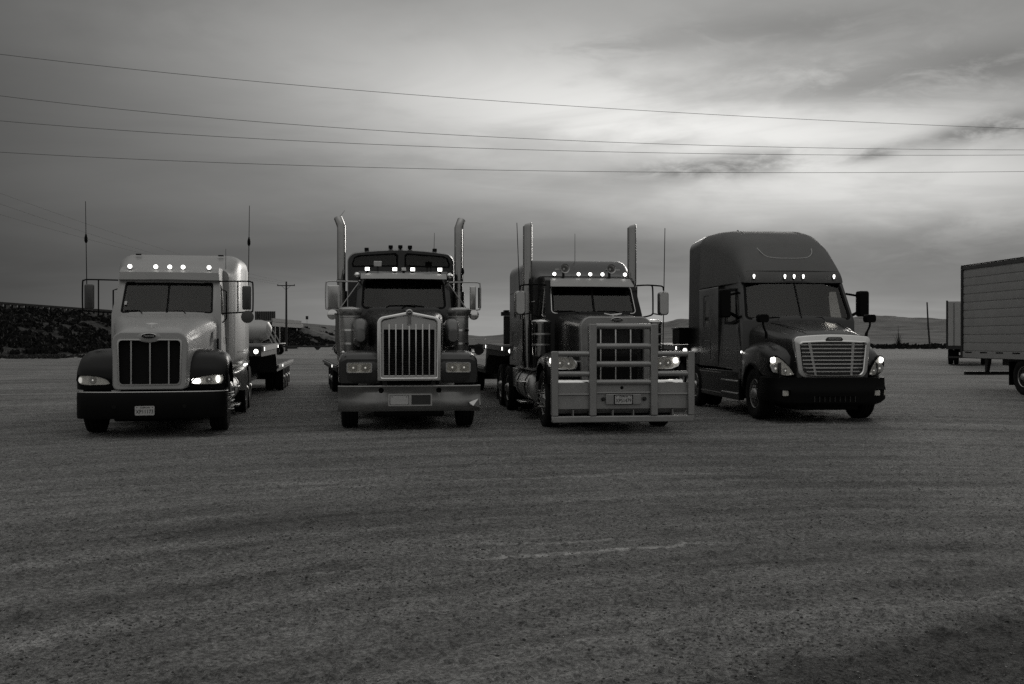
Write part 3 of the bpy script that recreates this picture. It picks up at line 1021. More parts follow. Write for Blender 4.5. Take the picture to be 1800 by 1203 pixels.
    for i in range(13):
        x = -.86 + 1.72 * i / 12
        y0 = 2.62 + .16 * x * x
        loops.append([(x, y0, 2.815), (x, y0 + .02, 2.86), (x, y0 + .16, 2.935), (x, y0 + .19, 2.925), (x, y0 + .04, 2.845), (x, y0 + .02, 2.808)])
    vis = part(t, 'sun_visor', v.loft(loops), 'alu')
    for i in range(5):
        x = (-.73, -.18, 0, .18, .73)[i]
        lamp_square(t, x, 2.88, 3.02, .105, .08, 'lamp' if i != 2 else 'reflector')
    sp = part(t, 'loudspeaker', MB().box(-.60, -.44, 2.95, 3.07, 3.075, 3.185), 'chromedull', .01)
    part(sp, 'foot', MB().box(-.54, -.50, 2.99, 3.05, 2.98, 3.08), 'steel')
    wl = part(t, 'work_lamp', MB().frame(rr(.44, .58, 3.07, 3.185, .01, 2), rr(.455, .565, 3.085, 3.17, .01, 2), 2.96, 3.07), 'blackmatt')
    part(wl, 'reflector', MB().box(.452, .568, 3.03, 3.045, 3.08, 3.175), 'mesh')
    part(wl, 'foot', MB().box(.46, .50, 2.99, 3.03, 2.98, 3.075), 'steel')
    part(wl, 'foot', MB().box(.54, .57, 2.99, 3.03, 2.98, 3.075), 'steel')
    for s in (-1, 1):
        part(t, 'bullet_lamp', MB().lathe([(.01, -.10), (.05, -.07), (.068, -.0), (.06, .05), (.03, .12), (.01, .16)], (s * .93, 2.95, 2.90), 'y', 16), 'chrome')
        part(t, 'rain_gutter', MB().box(s * .885 - .015, s * .885 + .015, 2.80, 4.15, 2.77, 2.79), 'chromedull')
    # sleeper with upper windows
    S = []
    for y, hw, z1, r in ((4.25, 1.13, 3.42, .16), (4.40, 1.15, 3.46, .18), (5.4, 1.16, 3.50, .16), (6.3, 1.16, 3.50, .12)):
        l = rr(-hw, hw, 1.0, z1, (.05, .05, r, r), 6)
        i = 3 * 7
        l = l[:i] + [(hw - r - (2 * hw - 2 * r) * k / 8, z1) for k in range(1, 8)] + l[i:]
        S.append(at_y([(x, z + (.10 * (1 - (x / hw) ** 2) if z > 2 else 0)) for x, z in l], y))
    wins = []
    for s in (-1, 1):
        wins.append([(s * x, z) for x, z in ((.09, 3.19), (1.02, 3.17), (1.04, 3.23), (.99, 3.36), (.90, 3.40), (.14, 3.45), (.09, 3.41))])
    slp = part(t, 'sleeper', carve(MB().loft(S), [MB().prism(w, 'y', 4.0, 4.36) for w in wins] + [MB().prism(rr(4.9, 5.6, 2.2, 2.7, .06, 3), 'x', s * 1.12, s * 1.4) for s in (-1, 1)]), 'dark')
    for s, w in zip((-1, 1), wins):
        cx = sum(p[0] for p in w) / 7
        cz = sum(p[1] for p in w) / 7
        part(slp, 'upper_window', MB().prism([(cx + (p[0] - cx) * .998, cz + (p[1] - cz) * .99) for p in w], 'y', 4.30, 4.31), 'glass')
        part(slp, 'window_gasket', MB().frame([(cx + (p[0] - cx) * 1.04, cz + (p[1] - cz) * 1.12) for p in w], [(cx + (p[0] - cx) * .97, cz + (p[1] - cz) * .90) for p in w], 4.235, 4.262), 'blackmatt')
        part(slp, 'side_window', MB().prism(rr(4.91, 5.59, 2.21, 2.69, .06, 3), 'x', s * 1.135, s * 1.14), 'glass')
    for x in (-.74, -.22, -.01, .20, .74):
        lamp_square(t, x, 4.5, 3.625 - .12 * x * x, .095, .075, 'mesh')
    antenna(t, (.73, 4.6, 3.55), (.74, 4.6, 3.95), None, .004)
    # exhaust stacks with swept tips
    for s in (-1, 1):
        sx = 1.27 if s < 0 else 1.21
        st = part(t, 'exhaust_stack', MB().tube(spline([(s * sx, 3.95, 1.0), (s * sx, 3.95, 2.5), (s * sx, 3.95, 3.85), (s * (sx + .005), 3.96, 3.98), (s * (sx + .035), 3.98, 4.08), (s * (sx + .07), 4.02, 4.17)], 4), .088, 18), 'stack')
        part(st, 'tip_bore', MB().lathe([(.08, 0), (.02, .002)], (s * (sx + .072), 4.022, 4.172), 'z', 16), 'mesh')
        part(st, 'heat_shield', MB().tube([(s * sx, 3.95, 1.35), (s * sx, 3.95, 2.62)], .125, 18), 'stack')
        part(st, 'clamp', MB().lathe([(.088, 2.80), (.105, 2.81), (.105, 2.85), (.088, 2.86)], (s * sx, 3.95, 0), 'z', 18), 'steel')
        # mirrors
        o = mirror_bracket(t, s, .92, 2.85, 2.20, 1.55, 2.76, 1.42, .25, .46, 2.47, 'chromedull', .014, False)
        part(o, 'strut', MB().tube([(s * .90, 2.85, 2.74), (s * 1.28, 2.85, 2.21)], .011, 6), 'chromedull')
        mirror_head(o, s * 1.40, 2.84, 2.45, .235 if s < 0 else .12, .47, 'chromedull', .012)
        if s > 0:
            mirror_head(o, s * 1.545, 2.88, 2.45, .06, .42, 'blackmatt', .01)
        part(o, 'convex_mirror', MB().lathe([(.02, .07), (.08, .05), (.105, .01), (.10, 0), (.06, -.01), (.01, -.012)], (s * 1.42, 2.82, 2.10), 'y', 18), 'chrome')
        antenna(o, (s * 1.20 if s > 0 else s * 1.26, 2.9, 2.76), (s * 1.21, 2.9, 3.0 if s < 0 else 3.98), .18 if s > 0 else None, .005)
    antenna(t, (-1.33, 4.0, 4.15), (-1.20, 4.0, 4.33), None, .003)
    # running gear
    chassis(t, .4, 8.4)
    part(t, 'radiator_skirt', MB().box(-.52, .52, .47, .6, .5, .9), 'mesh')
    for s in (-1, 1):
        wheel(t, s * 1.05, 1.12, s, .52, .30, 'chrome', .02, .06)
        fuel_tank(t, s, 3.0, 4.9, .86, .66, .31, 'chromedull')
    drives(t, (6.2, 7.5))
    part(t, 'fifth_wheel', MB().lathe([(.45, 0), (.45, .05), (.3, .08)], (0, 6.8, .95), 'z', 20), 'steel')
    return t


# ================================================================== truck 3: black truck behind a full bull bar
def bull_bar_truck():
    t = empty('truck', 1.90, 17.0, 7.7, 'dark semi truck with two tall stacks behind a big aluminium bull bar', 'truck')
    # bull bar
    g0 = part(t, 'bull_bar', MB().prism(rr(-1.24, 1.24, .19, .30, .02, 2), 'y', -.05, .06), 'alu', .015)
    for s in (-1, 1):
        part(g0, 'outer_post', MB().prism(rr(s * 1.19 - .058, s * 1.19 + .058, .303, 1.40, .02, 2), 'y', -.055, .055), 'alu', .012)
        part(g0, 'inner_post', MB().prism(rr(s * .535 - .062, s * .535 + .062, .303, 1.865, .02, 2), 'y', -.060, .05), 'alu', .012)
        for z in (1.355, 1.015):
            part(g0, 'side_rail', MB().tube([(s * .60, 0, z), (s * 1.13, 0, z)], .046, 14), 'alu')
        part(g0, 'side_sheet', MB().box(min(s * .597, s * 1.132), max(s * .597, s * 1.132), .02, .032, .42, .86), 'alu')
        part(g0, 'sheet_fold', MB().prism([(.02, .70), (-.015, .685), (-.018, .66), (.018, .645)], 'x', s * .60, s * 1.13), 'alu')
        part(g0, 'sheet_valance', MB().add([(s * .60, .02, .42), (s * 1.13, .02, .42), (s * 1.13, .14, .335), (s * .60, .14, .335), (s * .60, .032, .43), (s * 1.13, .032, .43), (s * 1.13, .15, .345), (s * .60, .15, .345)], [(0, 1, 2, 3), (7, 6, 5, 4), (0, 4, 5, 1), (2, 6, 7, 3), (1, 5, 6, 2), (3, 7, 4, 0)]), 'alu')
        part(g0, 'gusset', MB().box(s * .87 - .008, s * .87 + .008, -.01, .12, .295, .40), 'alu')
        part(g0, 'gusset', MB().box(s * .18 - .008, s * .18 + .008, -.01, .12, .295, .40), 'alu')
        part(g0, 'mounting_arm', MB().box(s * .43 - .04, s * .43 + .04, .03, 1.0, .55, .75), 'steel')
    for z in (1.825, 1.485, 1.18, .87):
        part(g0, 'cross_rail', MB().tube([(-.475, 0, z), (.475, 0, z)], .050, 14), 'alu')
    part(g0, 'centre_sheet', MB().box(-.472, .472, .018, .03, .42, .82), 'alu')
    part(g0, 'centre_fold', MB().prism([(.018, .72), (-.012, .71), (-.015, .685), (.016, .67)], 'x', -.47, .47), 'alu')
    part(g0, 'centre_valance', MB().add([(-.47, .018, .42), (.47, .018, .42), (.47, .14, .335), (-.47, .14, .335), (-.47, .03, .43), (.47, .03, .43), (.47, .15, .345), (-.47, .15, .345)], [(0, 1, 2, 3), (7, 6, 5, 4), (0, 4, 5, 1), (2, 6, 7, 3), (1, 5, 6, 2), (3, 7, 4, 0)]), 'alu')
    part(g0, 'plate_mount', MB().prism(rr(-.31, .31, .49, .67, .02, 3), 'y', -.03, .02), 'alu', .01)
    for s in (-1, 1):
        part(g0, 'tow_eye', MB().lathe([(.03, .02), (.035, -.02), (.02, -.04)], (s * .36 + .01, 0, .585), 'y', 12), 'steel')
    part(g0, 'sheet_hole', MB().lathe([(.03, .02), (.028, .014)], (-.02, 0, .775), 'y', 12), 'mesh')
    p = plate(t, -.005, -.036, .575, 'XP51479')
    part(p, 'plate_surround', MB().frame(rr(-.17, .16, .49, .66, .01, 2), rr(-.155, .145, .502, .648, .01, 2), -.045, -.031), 'blackmatt')
    # grille and bonnet
    out = rr(-.655, .655, .80, 1.99, (.03, .03, .20, .20), 7)
    out = [(x * (.93 + .07 * (z - .8) / 1.19), z + (.025 * (1 - (x / .66) ** 2) if z > 1.6 else 0)) for x, z in out]
    inn = rr(-.50, .50, .84, 1.86, (.02, .02, .07, .07), 7)
    gr = part(t, 'grille', MB().frame(out, inn, .50, .66), 'alu', .03)
    part(gr, 'grille_mesh', MB().prism(inn, 'y', .60, .604), 'mesh')
    for x in (-.27, 0, .27):
        part(gr, 'bar', MB().box(x - .012, x + .012, .54, .575, .845, 1.855), 'chrome', .004)
    for k in range(5):
        part(gr, 'lower_slat', MB().box(-.49, .49, .585, .598, .90 + .04 * k, .908 + .04 * k), 'louvre')
    oval_badge(t, .01, .49, 1.945, .105, .040, 'Peterbilt')
    hood = body(smooth_sections([(.60, .61, .80, 1.97, (.03, .03, .19, .19)), (.8, .625, .82, 2.0, (.03, .03, .2, .2)), (1.5, .68, .86, 2.05, (.03, .03, .2, .2)), (2.30, .78, .9, 2.09, (.03, .03, .18, .18))], 3), 6)
    hd = part(t, 'hood', hood, 'dark')
    part(hd, 'hood_ornament', MB().loft([[(-.16, .74, 2.055), (-.05, .70, 2.03), (.05, .70, 2.03), (.16, .74, 2.055), (.04, .78, 2.04), (-.04, .78, 2.04)], [(-.16, .74, 2.072), (-.05, .70, 2.05), (.05, .70, 2.05), (.16, .74, 2.072), (.04, .78, 2.06), (-.04, .78, 2.06)]]).tube([(0, .74, 1.99), (0, .74, 2.04)], .015, 6), 'chrome')
    bp = part(t, 'bumper', MB().prism([(.36, .45), (.34, .55), (.36, .86), (.40, .90), (.48, .90), (.48, .45)], 'x', -1.18, 1.18), 'chrome', .02)
    for s in (-1, 1):
        f = part(t, 'fender', fender(s, [(.78, .80), (.77, 1.0), (.82, 1.18), (1.0, 1.33), (1.35, 1.39), (1.75, 1.33), (2.0, 1.15), (2.12, .84)], [(.55, 0), (.80, 0), (1.0, .01), (1.12, .05), (1.19, .12), (1.21, .2)]), 'black')
        part(f, 'inner_wing', MB().box(s * .60 - .02, s * .60 + .02, .85, 2.2, .72, 1.30), 'mesh')
        hl = headlamp(f, [(.70, 1.20), (.69, 1.14), (.72, 1.09), (.82, 1.07), (1.04, 1.085), (1.16, 1.13), (1.19, 1.20), (1.18, 1.285), (.98, 1.295), (.78, 1.275)], .58, .16, .12,
                      bright=[(1.13, 1.225, .042, .05, 'lamp')] if s > 0 else [(1.13, 1.225, .026, .045, 'lamp')], bowls=[(.83, 1.175, .07), (.98, 1.185, .066)], rim='chrome', side=s)
        part(hl, 'headlight_pod', body([(.72, (s * .94 - .22, s * .94 + .22), 1.07, 1.29, .08), (.98, (s * .94 - .13, s * .94 + .13), 1.11, 1.25, .06)]), 'black')
        part(hl, 'pod_arm', MB().tube([(s * .58, .78, 1.20), (s * .72, .76, 1.19)], .03, 8), 'chromedull')
    # cab
    prof = [(2.25, 1.0), (2.25, 2.08), (2.60, 2.66), (2.64, 2.76), (2.82, 2.83), (3.55, 2.87), (3.55, 1.0)]
    half = lerp_half(2.1, .955, 2.85, .885)
    ws = dict(b=(2.285, 2.125), t=(2.575, 2.62), xb=.805, xt=.775, r=.05, k=.07)
    win = [(2.72, 2.12), (3.35, 2.08), (3.38, 2.58), (2.80, 2.60)]
    inner = [(2.33, 1.08), (2.33, 2.06), (2.68, 2.64), (2.85, 2.76), (3.48, 2.80), (3.48, 1.08)]
    cab = part(t, 'cab', carve(cab_shell(prof, half, .07, 2.7), [cab_shell(inner, half, .07, 2.7, .05), ws_slab(ws, -.2, .2), side_cut(win)] + [MB().box(s * .95, s * 1.1, y - .006, y + .006, 1.05, 2.0) for s in (-1, 1) for y in (2.68, 3.42)]), 'black')
    for a, bb in ((-1, -.02), (.02, 1)):
        part(cab, 'windshield', curved_slab(ws, -.012, -.006, a, bb), 'glass')
    part(cab, 'windshield_divider', curved_slab(ws, -.02, .008, -.025, .025, 2), 'blackmatt')
    part(cab, 'windshield_gasket', MB().loft([ws_loop(ws, off=-.02, grow=.014), ws_loop(ws, off=.008, grow=.014), ws_loop(ws, off=.008, grow=-.02), ws_loop(ws, off=-.02, grow=-.02)], closed=True), 'blackmatt')
    part(cab, 'windshield_trim', MB().loft([ws_loop(ws, off=-.005, grow=.034), ws_loop(ws, off=.010, grow=.032), ws_loop(ws, off=.010, grow=.018), ws_loop(ws, off=-.005, grow=.018)], closed=True), 'chromedull')
    side_glass(cab, win, half)
    for s in (-1, 1):
        part(cab, 'wiper', MB().tube([(s * .40 + .1, 2.27, 2.11), (s * .40, 2.30, 2.145), (s * .40 - .34, 2.29, 2.15)], .010, 6), 'blackmatt')
        part(cab, 'vent_window_frame', MB().tube([(s * .90, 2.70, 2.60), (s * .945, 2.72, 2.12), (s * .965, 2.62, 2.07), (s * .955, 2.44, 2.03)], .012, 6), 'chromedull')
        part(cab, 'grab_handle', MB().tube([(s * .98, 3.48, 2.38), (s * 1.06, 3.48, 2.36), (s * 1.06, 3.48, 2.0), (s * .98, 3.48, 1.96)], .014, 8), 'chromedull')
    dash(cab, 2.42, 2.66, .80, 1.65, 2.08, .40)
    seats(cab, 3.25, 1.62)
    v = MB()
    loops = []
    for i in range(13):
        x = -.83 + 1.66 * i / 12
        y0 = 2.40 + .07 * x * x
        loops.append([(x, y0, 2.63), (x, y0 + .015, 2.66), (x * .96, y0 + .20, 2.795), (x * .96, y0 + .235, 2.785), (x, y0 + .04, 2.648), (x, y0 + .02, 2.62)])
    part(t, 'sun_visor', v.loft(loops), 'alu')
    for x in (-.72, -.235, 0, .245, .70):
        lamp_round(t, x, 2.66, 2.885, .036, base='blackmatt', length=.12)
    # air horns on the roof
    for s in (-1, 1):
        x = s * .47
        h = part(t, 'air_horn', MB().lathe([(.02, .42), (.022, .2), (.035, .08), (.06, .02), (.088, -.02), (.092, -.03), (.08, -.022), (.052, .025), (.02, .10)], (x, 2.86, 3.01), 'y', 20), 'chromedull')
        part(h, 'horn_bracket', MB().box(x - .14 * (1 if s < 0 else -1) - .05, x - .14 * (1 if s < 0 else -1) + .05, 2.92, 2.97, 2.98, 3.01), 'chromedull')
        part(h, 'horn_foot', MB().box(x - .02, x + .02, 3.0, 3.06, 2.83, 3.0), 'steel')
    # sleeper
    sl = body(smooth_sections([(3.56, 1.00, 1.0, 2.90, (.05, .05, .20, .20)), (3.72, 1.06, 1.0, 2.98, (.05, .05, .22, .22)), (4.05, 1.12, 1.0, 3.20, (.05, .05, .22, .22)), (4.4, 1.14, 1.0, 3.28, (.05, .05, .24, .24)), (6.05, 1.15, 1.0, 3.28, (.05, .05, .24, .24))], 3), 6)
    gro = []
    for s in (-1, 1):
        gro += [MB().prism(rr(4.85, 5.35, 2.08, 2.48, .05, 3), 'x', s * 1.10, s * 1.4), MB().box(s * 1.13, s * 1.4, 4.2, 6.0, 2.62, 2.635), MB().prism(rr(4.75, 5.6, 1.12, 1.75, .05, 3), 'x', s * 1.138, s * 1.4)]
    slp = part(t, 'sleeper', carve(sl, gro), 'dark')
    for s in (-1, 1):
        part(slp, 'sleeper_window', MB().prism(rr(4.86, 5.34, 2.09, 2.47, .05, 3), 'x', s * 1.115, s * 1.12), 'glass')
        part(slp, 'window_slider', MB().box(s * 1.125 - .01, s * 1.125 + .01, 5.08, 5.12, 2.09, 2.47), 'chromedull')
        part(slp, 'hatch', MB().prism(rr(4.78, 5.57, 1.15, 1.72, .04, 3), 'x', s * 1.128, s * 1.144), 'dark', .004)
        st = part(t, 'exhaust_stack', MB().tube([(s * 1.10, 3.66, 1.0), (s * 1.10, 3.66, 2.55), (s * 1.10, 3.66, 3.92)], .095, 20), 'stack')
        part(st, 'mitred_tip', MB().loft([[(s * 1.10 + .095 * math.cos(a), 3.66 + .095 * math.sin(a), 3.905) for a in [2 * math.pi * k / 20 for k in range(20)]], [(s * 1.10 + .093 * math.cos(a), 3.66 + .093 * math.sin(a), 3.955 + .03 * math.cos(a)) for a in [2 * math.pi * k / 20 for k in range(20)]], [(s * 1.10 + .07 * math.cos(a) + .015, 3.66 + .07 * math.sin(a), 3.985 + .02 * math.cos(a)) for a in [2 * math.pi * k / 20 for k in range(20)]]]), 'stack')
        part(st, 'heat_shield', MB().tube([(s * 1.10, 3.66, 1.15), (s * 1.10, 3.66, 2.70)], .118, 20), 'stack')
        # aero mirrors on tube arms
        o = part(t, 'mirror', MB().tube(spline([(s * .90, 2.52, 2.66), (s * 1.10, 2.50, 2.67), (s * 1.30, 2.48, 2.66), (s * 1.41, 2.46, 2.64), (s * 1.43, 2.46, 2.56)], 4), .016, 8), 'blackmatt')
        part(o, 'lower_arm', MB().tube(spline([(s * .96, 2.45, 2.03), (s * 1.12, 2.44, 2.06), (s * 1.20, 2.44, 2.10), (s * 1.215, 2.46, 2.2), (s * 1.215, 2.48, 2.60), (s * 1.19, 2.49, 2.66)], 4), .016, 8), 'blackmatt')
        part(o, 'lower_link', MB().tube([(s * 1.21, 2.45, 2.11), (s * 1.40, 2.45, 2.08)], .013, 8), 'blackmatt')
        mirror_head(o, s * 1.425, 2.46, 2.31, .20, .46, 'chromedull', .06, .14)
        ac = part(t, 'air_cleaner', MB().lathe([(.15, 1.28), (.175, 1.32), (.175, 1.88), (.19, 1.90), (.19, 1.94), (.15, 1.97), (.03, 1.985)], (s * 1.08, 2.05, 0), 'z', 26), 'chrome')
        for z in (1.5, 1.7):
            part(ac, 'band', MB().lathe([(.175, z - .015), (.183, z - .013), (.183, z + .013), (.175, z + .015)], (s * 1.08, 2.05, 0), 'z', 26), 'chromedull')
    antenna(t, (-1.31, 3.2, 2.0), (-1.40, 3.1, 3.93), None, .007)
    antenna(t, (1.43, 2.50, 1.4), (1.47, 2.50, 3.80), None, .007)
    antenna(t, (.0, 4.2, 3.25), (.0, 4.2, 3.85), None, .004)
    # running gear
    chassis(t, .6, 8.0)
    for s in (-1, 1):
        wheel(t, s * 1.02, 1.45, s, .52, .30, 'chromedull', .0, .08)
        fuel_tank(t, s, 3.0, 4.75, .88, .66, .33, 'chromedull')
        bx = part(t, 'battery_box', MB().box(min(s * .70, s * 1.16), max(s * .70, s * 1.16), 4.85, 5.5, .55, .98), 'chromedull', .02)
        part(bx, 'cab_step', MB().box(min(s * .60, s * 1.18), max(s * .60, s * 1.18), 2.5, 4.84, .995, 1.02), 'chromedull')
    drives(t, (6.0, 7.3))
    part(t, 'fifth_wheel', MB().lathe([(.45, 0), (.45, .05), (.3, .08)], (0, 6.6, .95), 'z', 20), 'steel')
    return t


# ================================================================== truck 4: aero truck with high roof
def aero_truck():
    t = empty('truck', 6.15, 18.9, 5.0, 'aerodynamic semi truck with tall rounded sleeper roof and bright horizontal-slat grille', 'truck')
    # bumper: wraps back to the wheels
    pts = [(-1.22, .88), (-1.22, .62), (-1.17, .40), (-1.02, .22), (-.70, .09), (-.35, .025), (0, 0), (.35, .025), (.70, .09), (1.02, .22), (1.17, .40), (1.22, .62), (1.22, .88)]
    b = MB()
    loops = []
    for p in spline([(q[0], q[1], 0) for q in pts], 3):
        x, y = p[0], p[1]
        lo = .345 + .06 * max(0, abs(x) - .9) / .3
        loops.append([(x * .97, y + .07, lo), (x, y + .015, lo + .05), (x, y, .56), (x, y - .006, .64), (x, y + .03, .70), (x * .995, y + .035, .86), (x * .95, y + .12, .885), (x * .93, y + .12, lo)])
    b.loft(loops)
    cut = [MB().prism(rr(-.42, .42, .41, .52, .03, 3), 'y', -.2, .06)]
    for s in (-1, 1):
        cut.append(MB().prism([(s * q[0], q[1]) for q in rr(.83, 1.12, .50, .64, .04, 3)], 'y', -.2, .22))
    bp = part(t, 'bumper', carve(b, cut), 'blackmatt')
    part(bp, 'lower_intake', MB().box(-.43, .43, .062, .075, .40, .53), 'mesh')
    for k in range(9):
        part(bp, 'intake_fin', MB().box(-.40 + .1 * k - .006, -.40 + .1 * k + .006, .035, .06, .412, .518), 'louvre')
    for s in (-1, 1):
        for q, yy in ((.905, .19), (1.05, .27)):
            if s < 0 and q > 1:
                continue
            fl = part(bp, 'fog_lamp', MB().prism([(s * q + c[0], c[1]) for c in rr(-.06, .06, .515, .625, .02, 3)], 'y', yy, yy + .05), 'reflector', .01)
            part(fl, 'lens', MB().prism([(s * q + c[0], c[1]) for c in rr(-.058, .058, .517, .623, .02, 3)], 'y', yy - .012, yy - .004), 'lens')
    # bonnet with flared wings: one lofted skin
    secs = []
    for y, hw, zs, zc, r in ((.16, .70, 1.60, 1.66, .10), (.24, .74, 1.63, 1.72, .12), (.5, .80, 1.66, 1.79, .14), (.95, .90, 1.71, 1.88, .16), (1.35, 1.00, 1.78, 1.95, .16), (1.76, 1.09, 1.87, 2.00, .16)):
        l = rr(-hw, hw, .86, zs, (.03, .03, r, r), 6)
        i = 3 * 7
        l = l[:i] + [(hw - r - (2 * hw - 2 * r) * k / 10, zs) for k in range(1, 10)] + l[i:]
        secs.append(at_y([(x, z + ((zc - zs) * max(0, 1 - (x / (hw * .9)) ** 4) if z > 1.5 else 0)) for x, z in l], y))
    hd = part(t, 'hood', MB().loft(secs), 'maroon')
    for s in (-1, 1):
        part(hd, 'hood_crease', MB().tube(spline([(s * .45, .35, 1.772), (s * .55, .9, 1.858), (s * .70, 1.6, 1.945)], 4), .012, 6), 'maroon')
        w = MB()
        wl = []
        for y, zt, zb, xo in ((.34, 1.25, .88, .98), (.5, 1.36, .88, 1.08), (.75, 1.44, .90, 1.16), (1.0, 1.50, 1.02, 1.20), (1.35, 1.52, 1.12, 1.21), (1.7, 1.50, 1.03, 1.21), (1.90, 1.46, .80, 1.20), (1.98, 1.44, .62, 1.19)):
            wl.append([(s * .6, y, zt + .14), (s * (xo - .22), y, zt + .03), (s * (xo - .08), y, zt - .03), (s * xo, y, zt - .14), (s * xo, y, zb), (s * (xo - .05), y, zb), (s * .6, y, zb)])
        wing = part(t, 'fender', w.loft(wl), 'maroon', smooth=50)
        part(wing, 'wheel_arch', fender(s, [(.83, .62), (.87, .85), (1.0, 1.03), (1.3, 1.14), (1.6, 1.05), (1.78, .85), (1.82, .6)], [(.85, 0), (1.18, 0), (1.225, .012)], .03), 'blackmatt')
        loop = [(.72, .92), (.84, .895), (.98, .92), (1.10, .985), (1.145, 1.08), (1.14, 1.19), (1.09, 1.27), (1.02, 1.28), (.92, 1.20), (.80, 1.06)]
        hl = headlamp(wing, loop, .175, .60, .10, bright=[(1.075, 1.205, .055, .06, 'beam')], bowls=[(1.04, 1.04, .085), (.88, 1.00, .06)], rim='blackmatt', side=s)
        part(hl, 'headlight_tip', MB().lathe([(.012, 0), (.006, -.01)], (s * .80, .24, .94), 'y', 8), 'lampdim')
        part(wing, 'side_lamp', MB().lathe([(.022, 0), (.02, s * .02), (.008, s * .026)], (s * 1.205, 1.93, 1.34), 'x', 10), 'lamp')
        hm = part(t, 'hood_mirror', MB().tube(spline([(s * 1.03, .95, 1.62), (s * 1.03, .94, 1.72), (s * 1.09, .93, 1.86), (s * 1.10, .93, 1.97)], 3), [.03] * 4 + [.02] * 6, 8), 'blackmatt')
        mirror_head(hm, s * 1.10, .93, 2.02, .23, .16, 'blackmatt', .05, .14)
    # grille
    def trap(l):
        return [(x * (.86 + .14 * (z - .87) / .8), z) for x, z in l]
    out = [(x, z + (.04 * (1 - (x / .78) ** 2) if z > 1.4 else -.02 * (1 - (x / .7) ** 2) if z < 1.1 else 0)) for x, z in trap(rr(-.77, .77, .885, 1.655, (.14, .14, .10, .10), 8))]
    def fine2(x0, x1, z0, z1, rb, rt, n=8):
        l = rr(x0, x1, z0, z1, (rb, rb, rt, rt), n)
        a, c = n + 1, 3 * (n + 1)
        bot = [(x0 + rb + (x1 - x0 - 2 * rb) * k / 8, z0) for k in range(1, 8)]
        top = [(x1 - rt - (x1 - x0 - 2 * rt) * k / 8, z1) for k in range(1, 8)]
        return l[:a] + bot + l[a:c] + top + l[c:]
    bend = lambda l, kt, kb: [(x, z + (kt * (1 - (x / .78) ** 2) if z > 1.4 else -kb * (1 - (x / .7) ** 2) if z < 1.1 else 0)) for x, z in trap(l)]
    out = bend(fine2(-.775, .775, .88, 1.645, .14, .10), .05, .03)
    inn = bend(fine2(-.665, .665, .935, 1.53, .10, .05), .035, .03)
    bow = lambda y: (lambda p: (p[0], y + .10 * p[0] ** 2, p[1]))
    G = MB().loft([[bow(.10)(p) for p in out], [bow(.07)(p) for p in inn], [bow(.16)(p) for p in inn], [bow(.22)(p) for p in out]], closed=True)
    gr = part(t, 'grille', G, 'slatmetal', .015)
    part(gr, 'grille_lip', MB().loft([[bow(.068)(p) for p in bend(fine2(-.685, .685, .918, 1.548, .11, .055), .035, .03)], [bow(.055)(p) for p in bend(fine2(-.672, .672, .930, 1.536, .105, .05), .035, .03)], [bow(.075)(p) for p in bend(fine2(-.655, .655, .945, 1.52, .10, .05), .035, .03)]], caps=False, closed=True), 'chrome')
    part(gr, 'grille_mesh', MB().prism([(x * 1.02, z) for x, z in inn], 'y', .205, .209), 'mesh')
    for k in range(8):
        z = .985 + k * .0735
        hw = .655 * (.86 + .14 * (z - .87) / .8) - (.05 if k == 0 else 0)
        part(gr, 'slat', MB().loft([[(x, .095 + .10 * x * x + dy, z + dz) for dy, dz in ((-.004, -.010), (-.016, .002), (.0, .014), (.04, .004))] for x in [hw * (-1 + 2 * i / 8) for i in range(9)]]), 'slatmetal')
    for x0, x1 in ((-.34, -.47), (.36, .40)):
        part(gr, 'upright', MB().loft([[(x0 - .02, .13, .90), (x0 + .02, .13, .90), (x0 + .02, .155, .90), (x0 - .02, .155, .90)], [(x1 - .03, .13, 1.56), (x1 + .03, .13, 1.56), (x1 + .03, .155, 1.56), (x1 - .03, .155, 1.56)]]), 'chromedull')
    e = part(t, 'emblem', MB().prism([(-.17, 1.60), (-.14, 1.575), (.14, 1.575), (.17, 1.60), (.13, 1.645), (-.13, 1.645)], 'y', .055, .10), 'louvre', .004)
    part(e, 'emblem_letters', text_mesh('FREIGHTLINER', .03, 0, .0535, 1.61, .24), 'chrome')
    # cab
    prof = [(1.70, .98), (1.70, 1.98), (2.17, 2.82), (2.21, 2.93), (2.5, 3.0), (3.60, 3.02), (3.60, .98)]
    half = lerp_half(2.0, 1.20, 2.95, 1.11)
    ws = dict(b=(1.735, 2.035), t=(2.145, 2.775), xb=1.11, xt=1.03, r=.08, k=.13)
    win = [(2.35, 2.02), (2.62, 1.98), (3.10, 1.98), (3.12, 2.55), (3.04, 2.66), (2.56, 2.64)]
    inner = [(1.78, 1.06), (1.78, 1.97), (2.25, 2.82), (2.54, 2.93), (3.54, 2.95), (3.54, 1.06)]
    cab = part(t, 'cab', carve(cab_shell(prof, half, .13, 2.4), [cab_shell(inner, half, .13, 2.4, .05), ws_slab(ws, -.25, .25), side_cut(win)] + [MB().box(s * 1.10, s * 1.3, y - .007, y + .007, 1.05, z) for s in (-1, 1) for y, z in ((2.20, 2.0), (3.38, 2.72))]), 'maroon')
    for a, bb in ((-1, -.008), (.008, 1)):
        part(cab, 'windshield', curved_slab(ws, -.012, -.006, a, bb), 'glass')
    part(cab, 'windshield_divider', curved_slab(ws, -.02, .006, -.012, .012, 2), 'blackmatt')
    part(cab, 'windshield_gasket', MB().loft([ws_loop(ws, off=-.02, grow=.030), ws_loop(ws, off=.010, grow=.030), ws_loop(ws, off=.010, grow=-.022), ws_loop(ws, off=-.02, grow=-.022)], closed=True), 'blackmatt')
    side_glass(cab, win, half, m='clearglass')
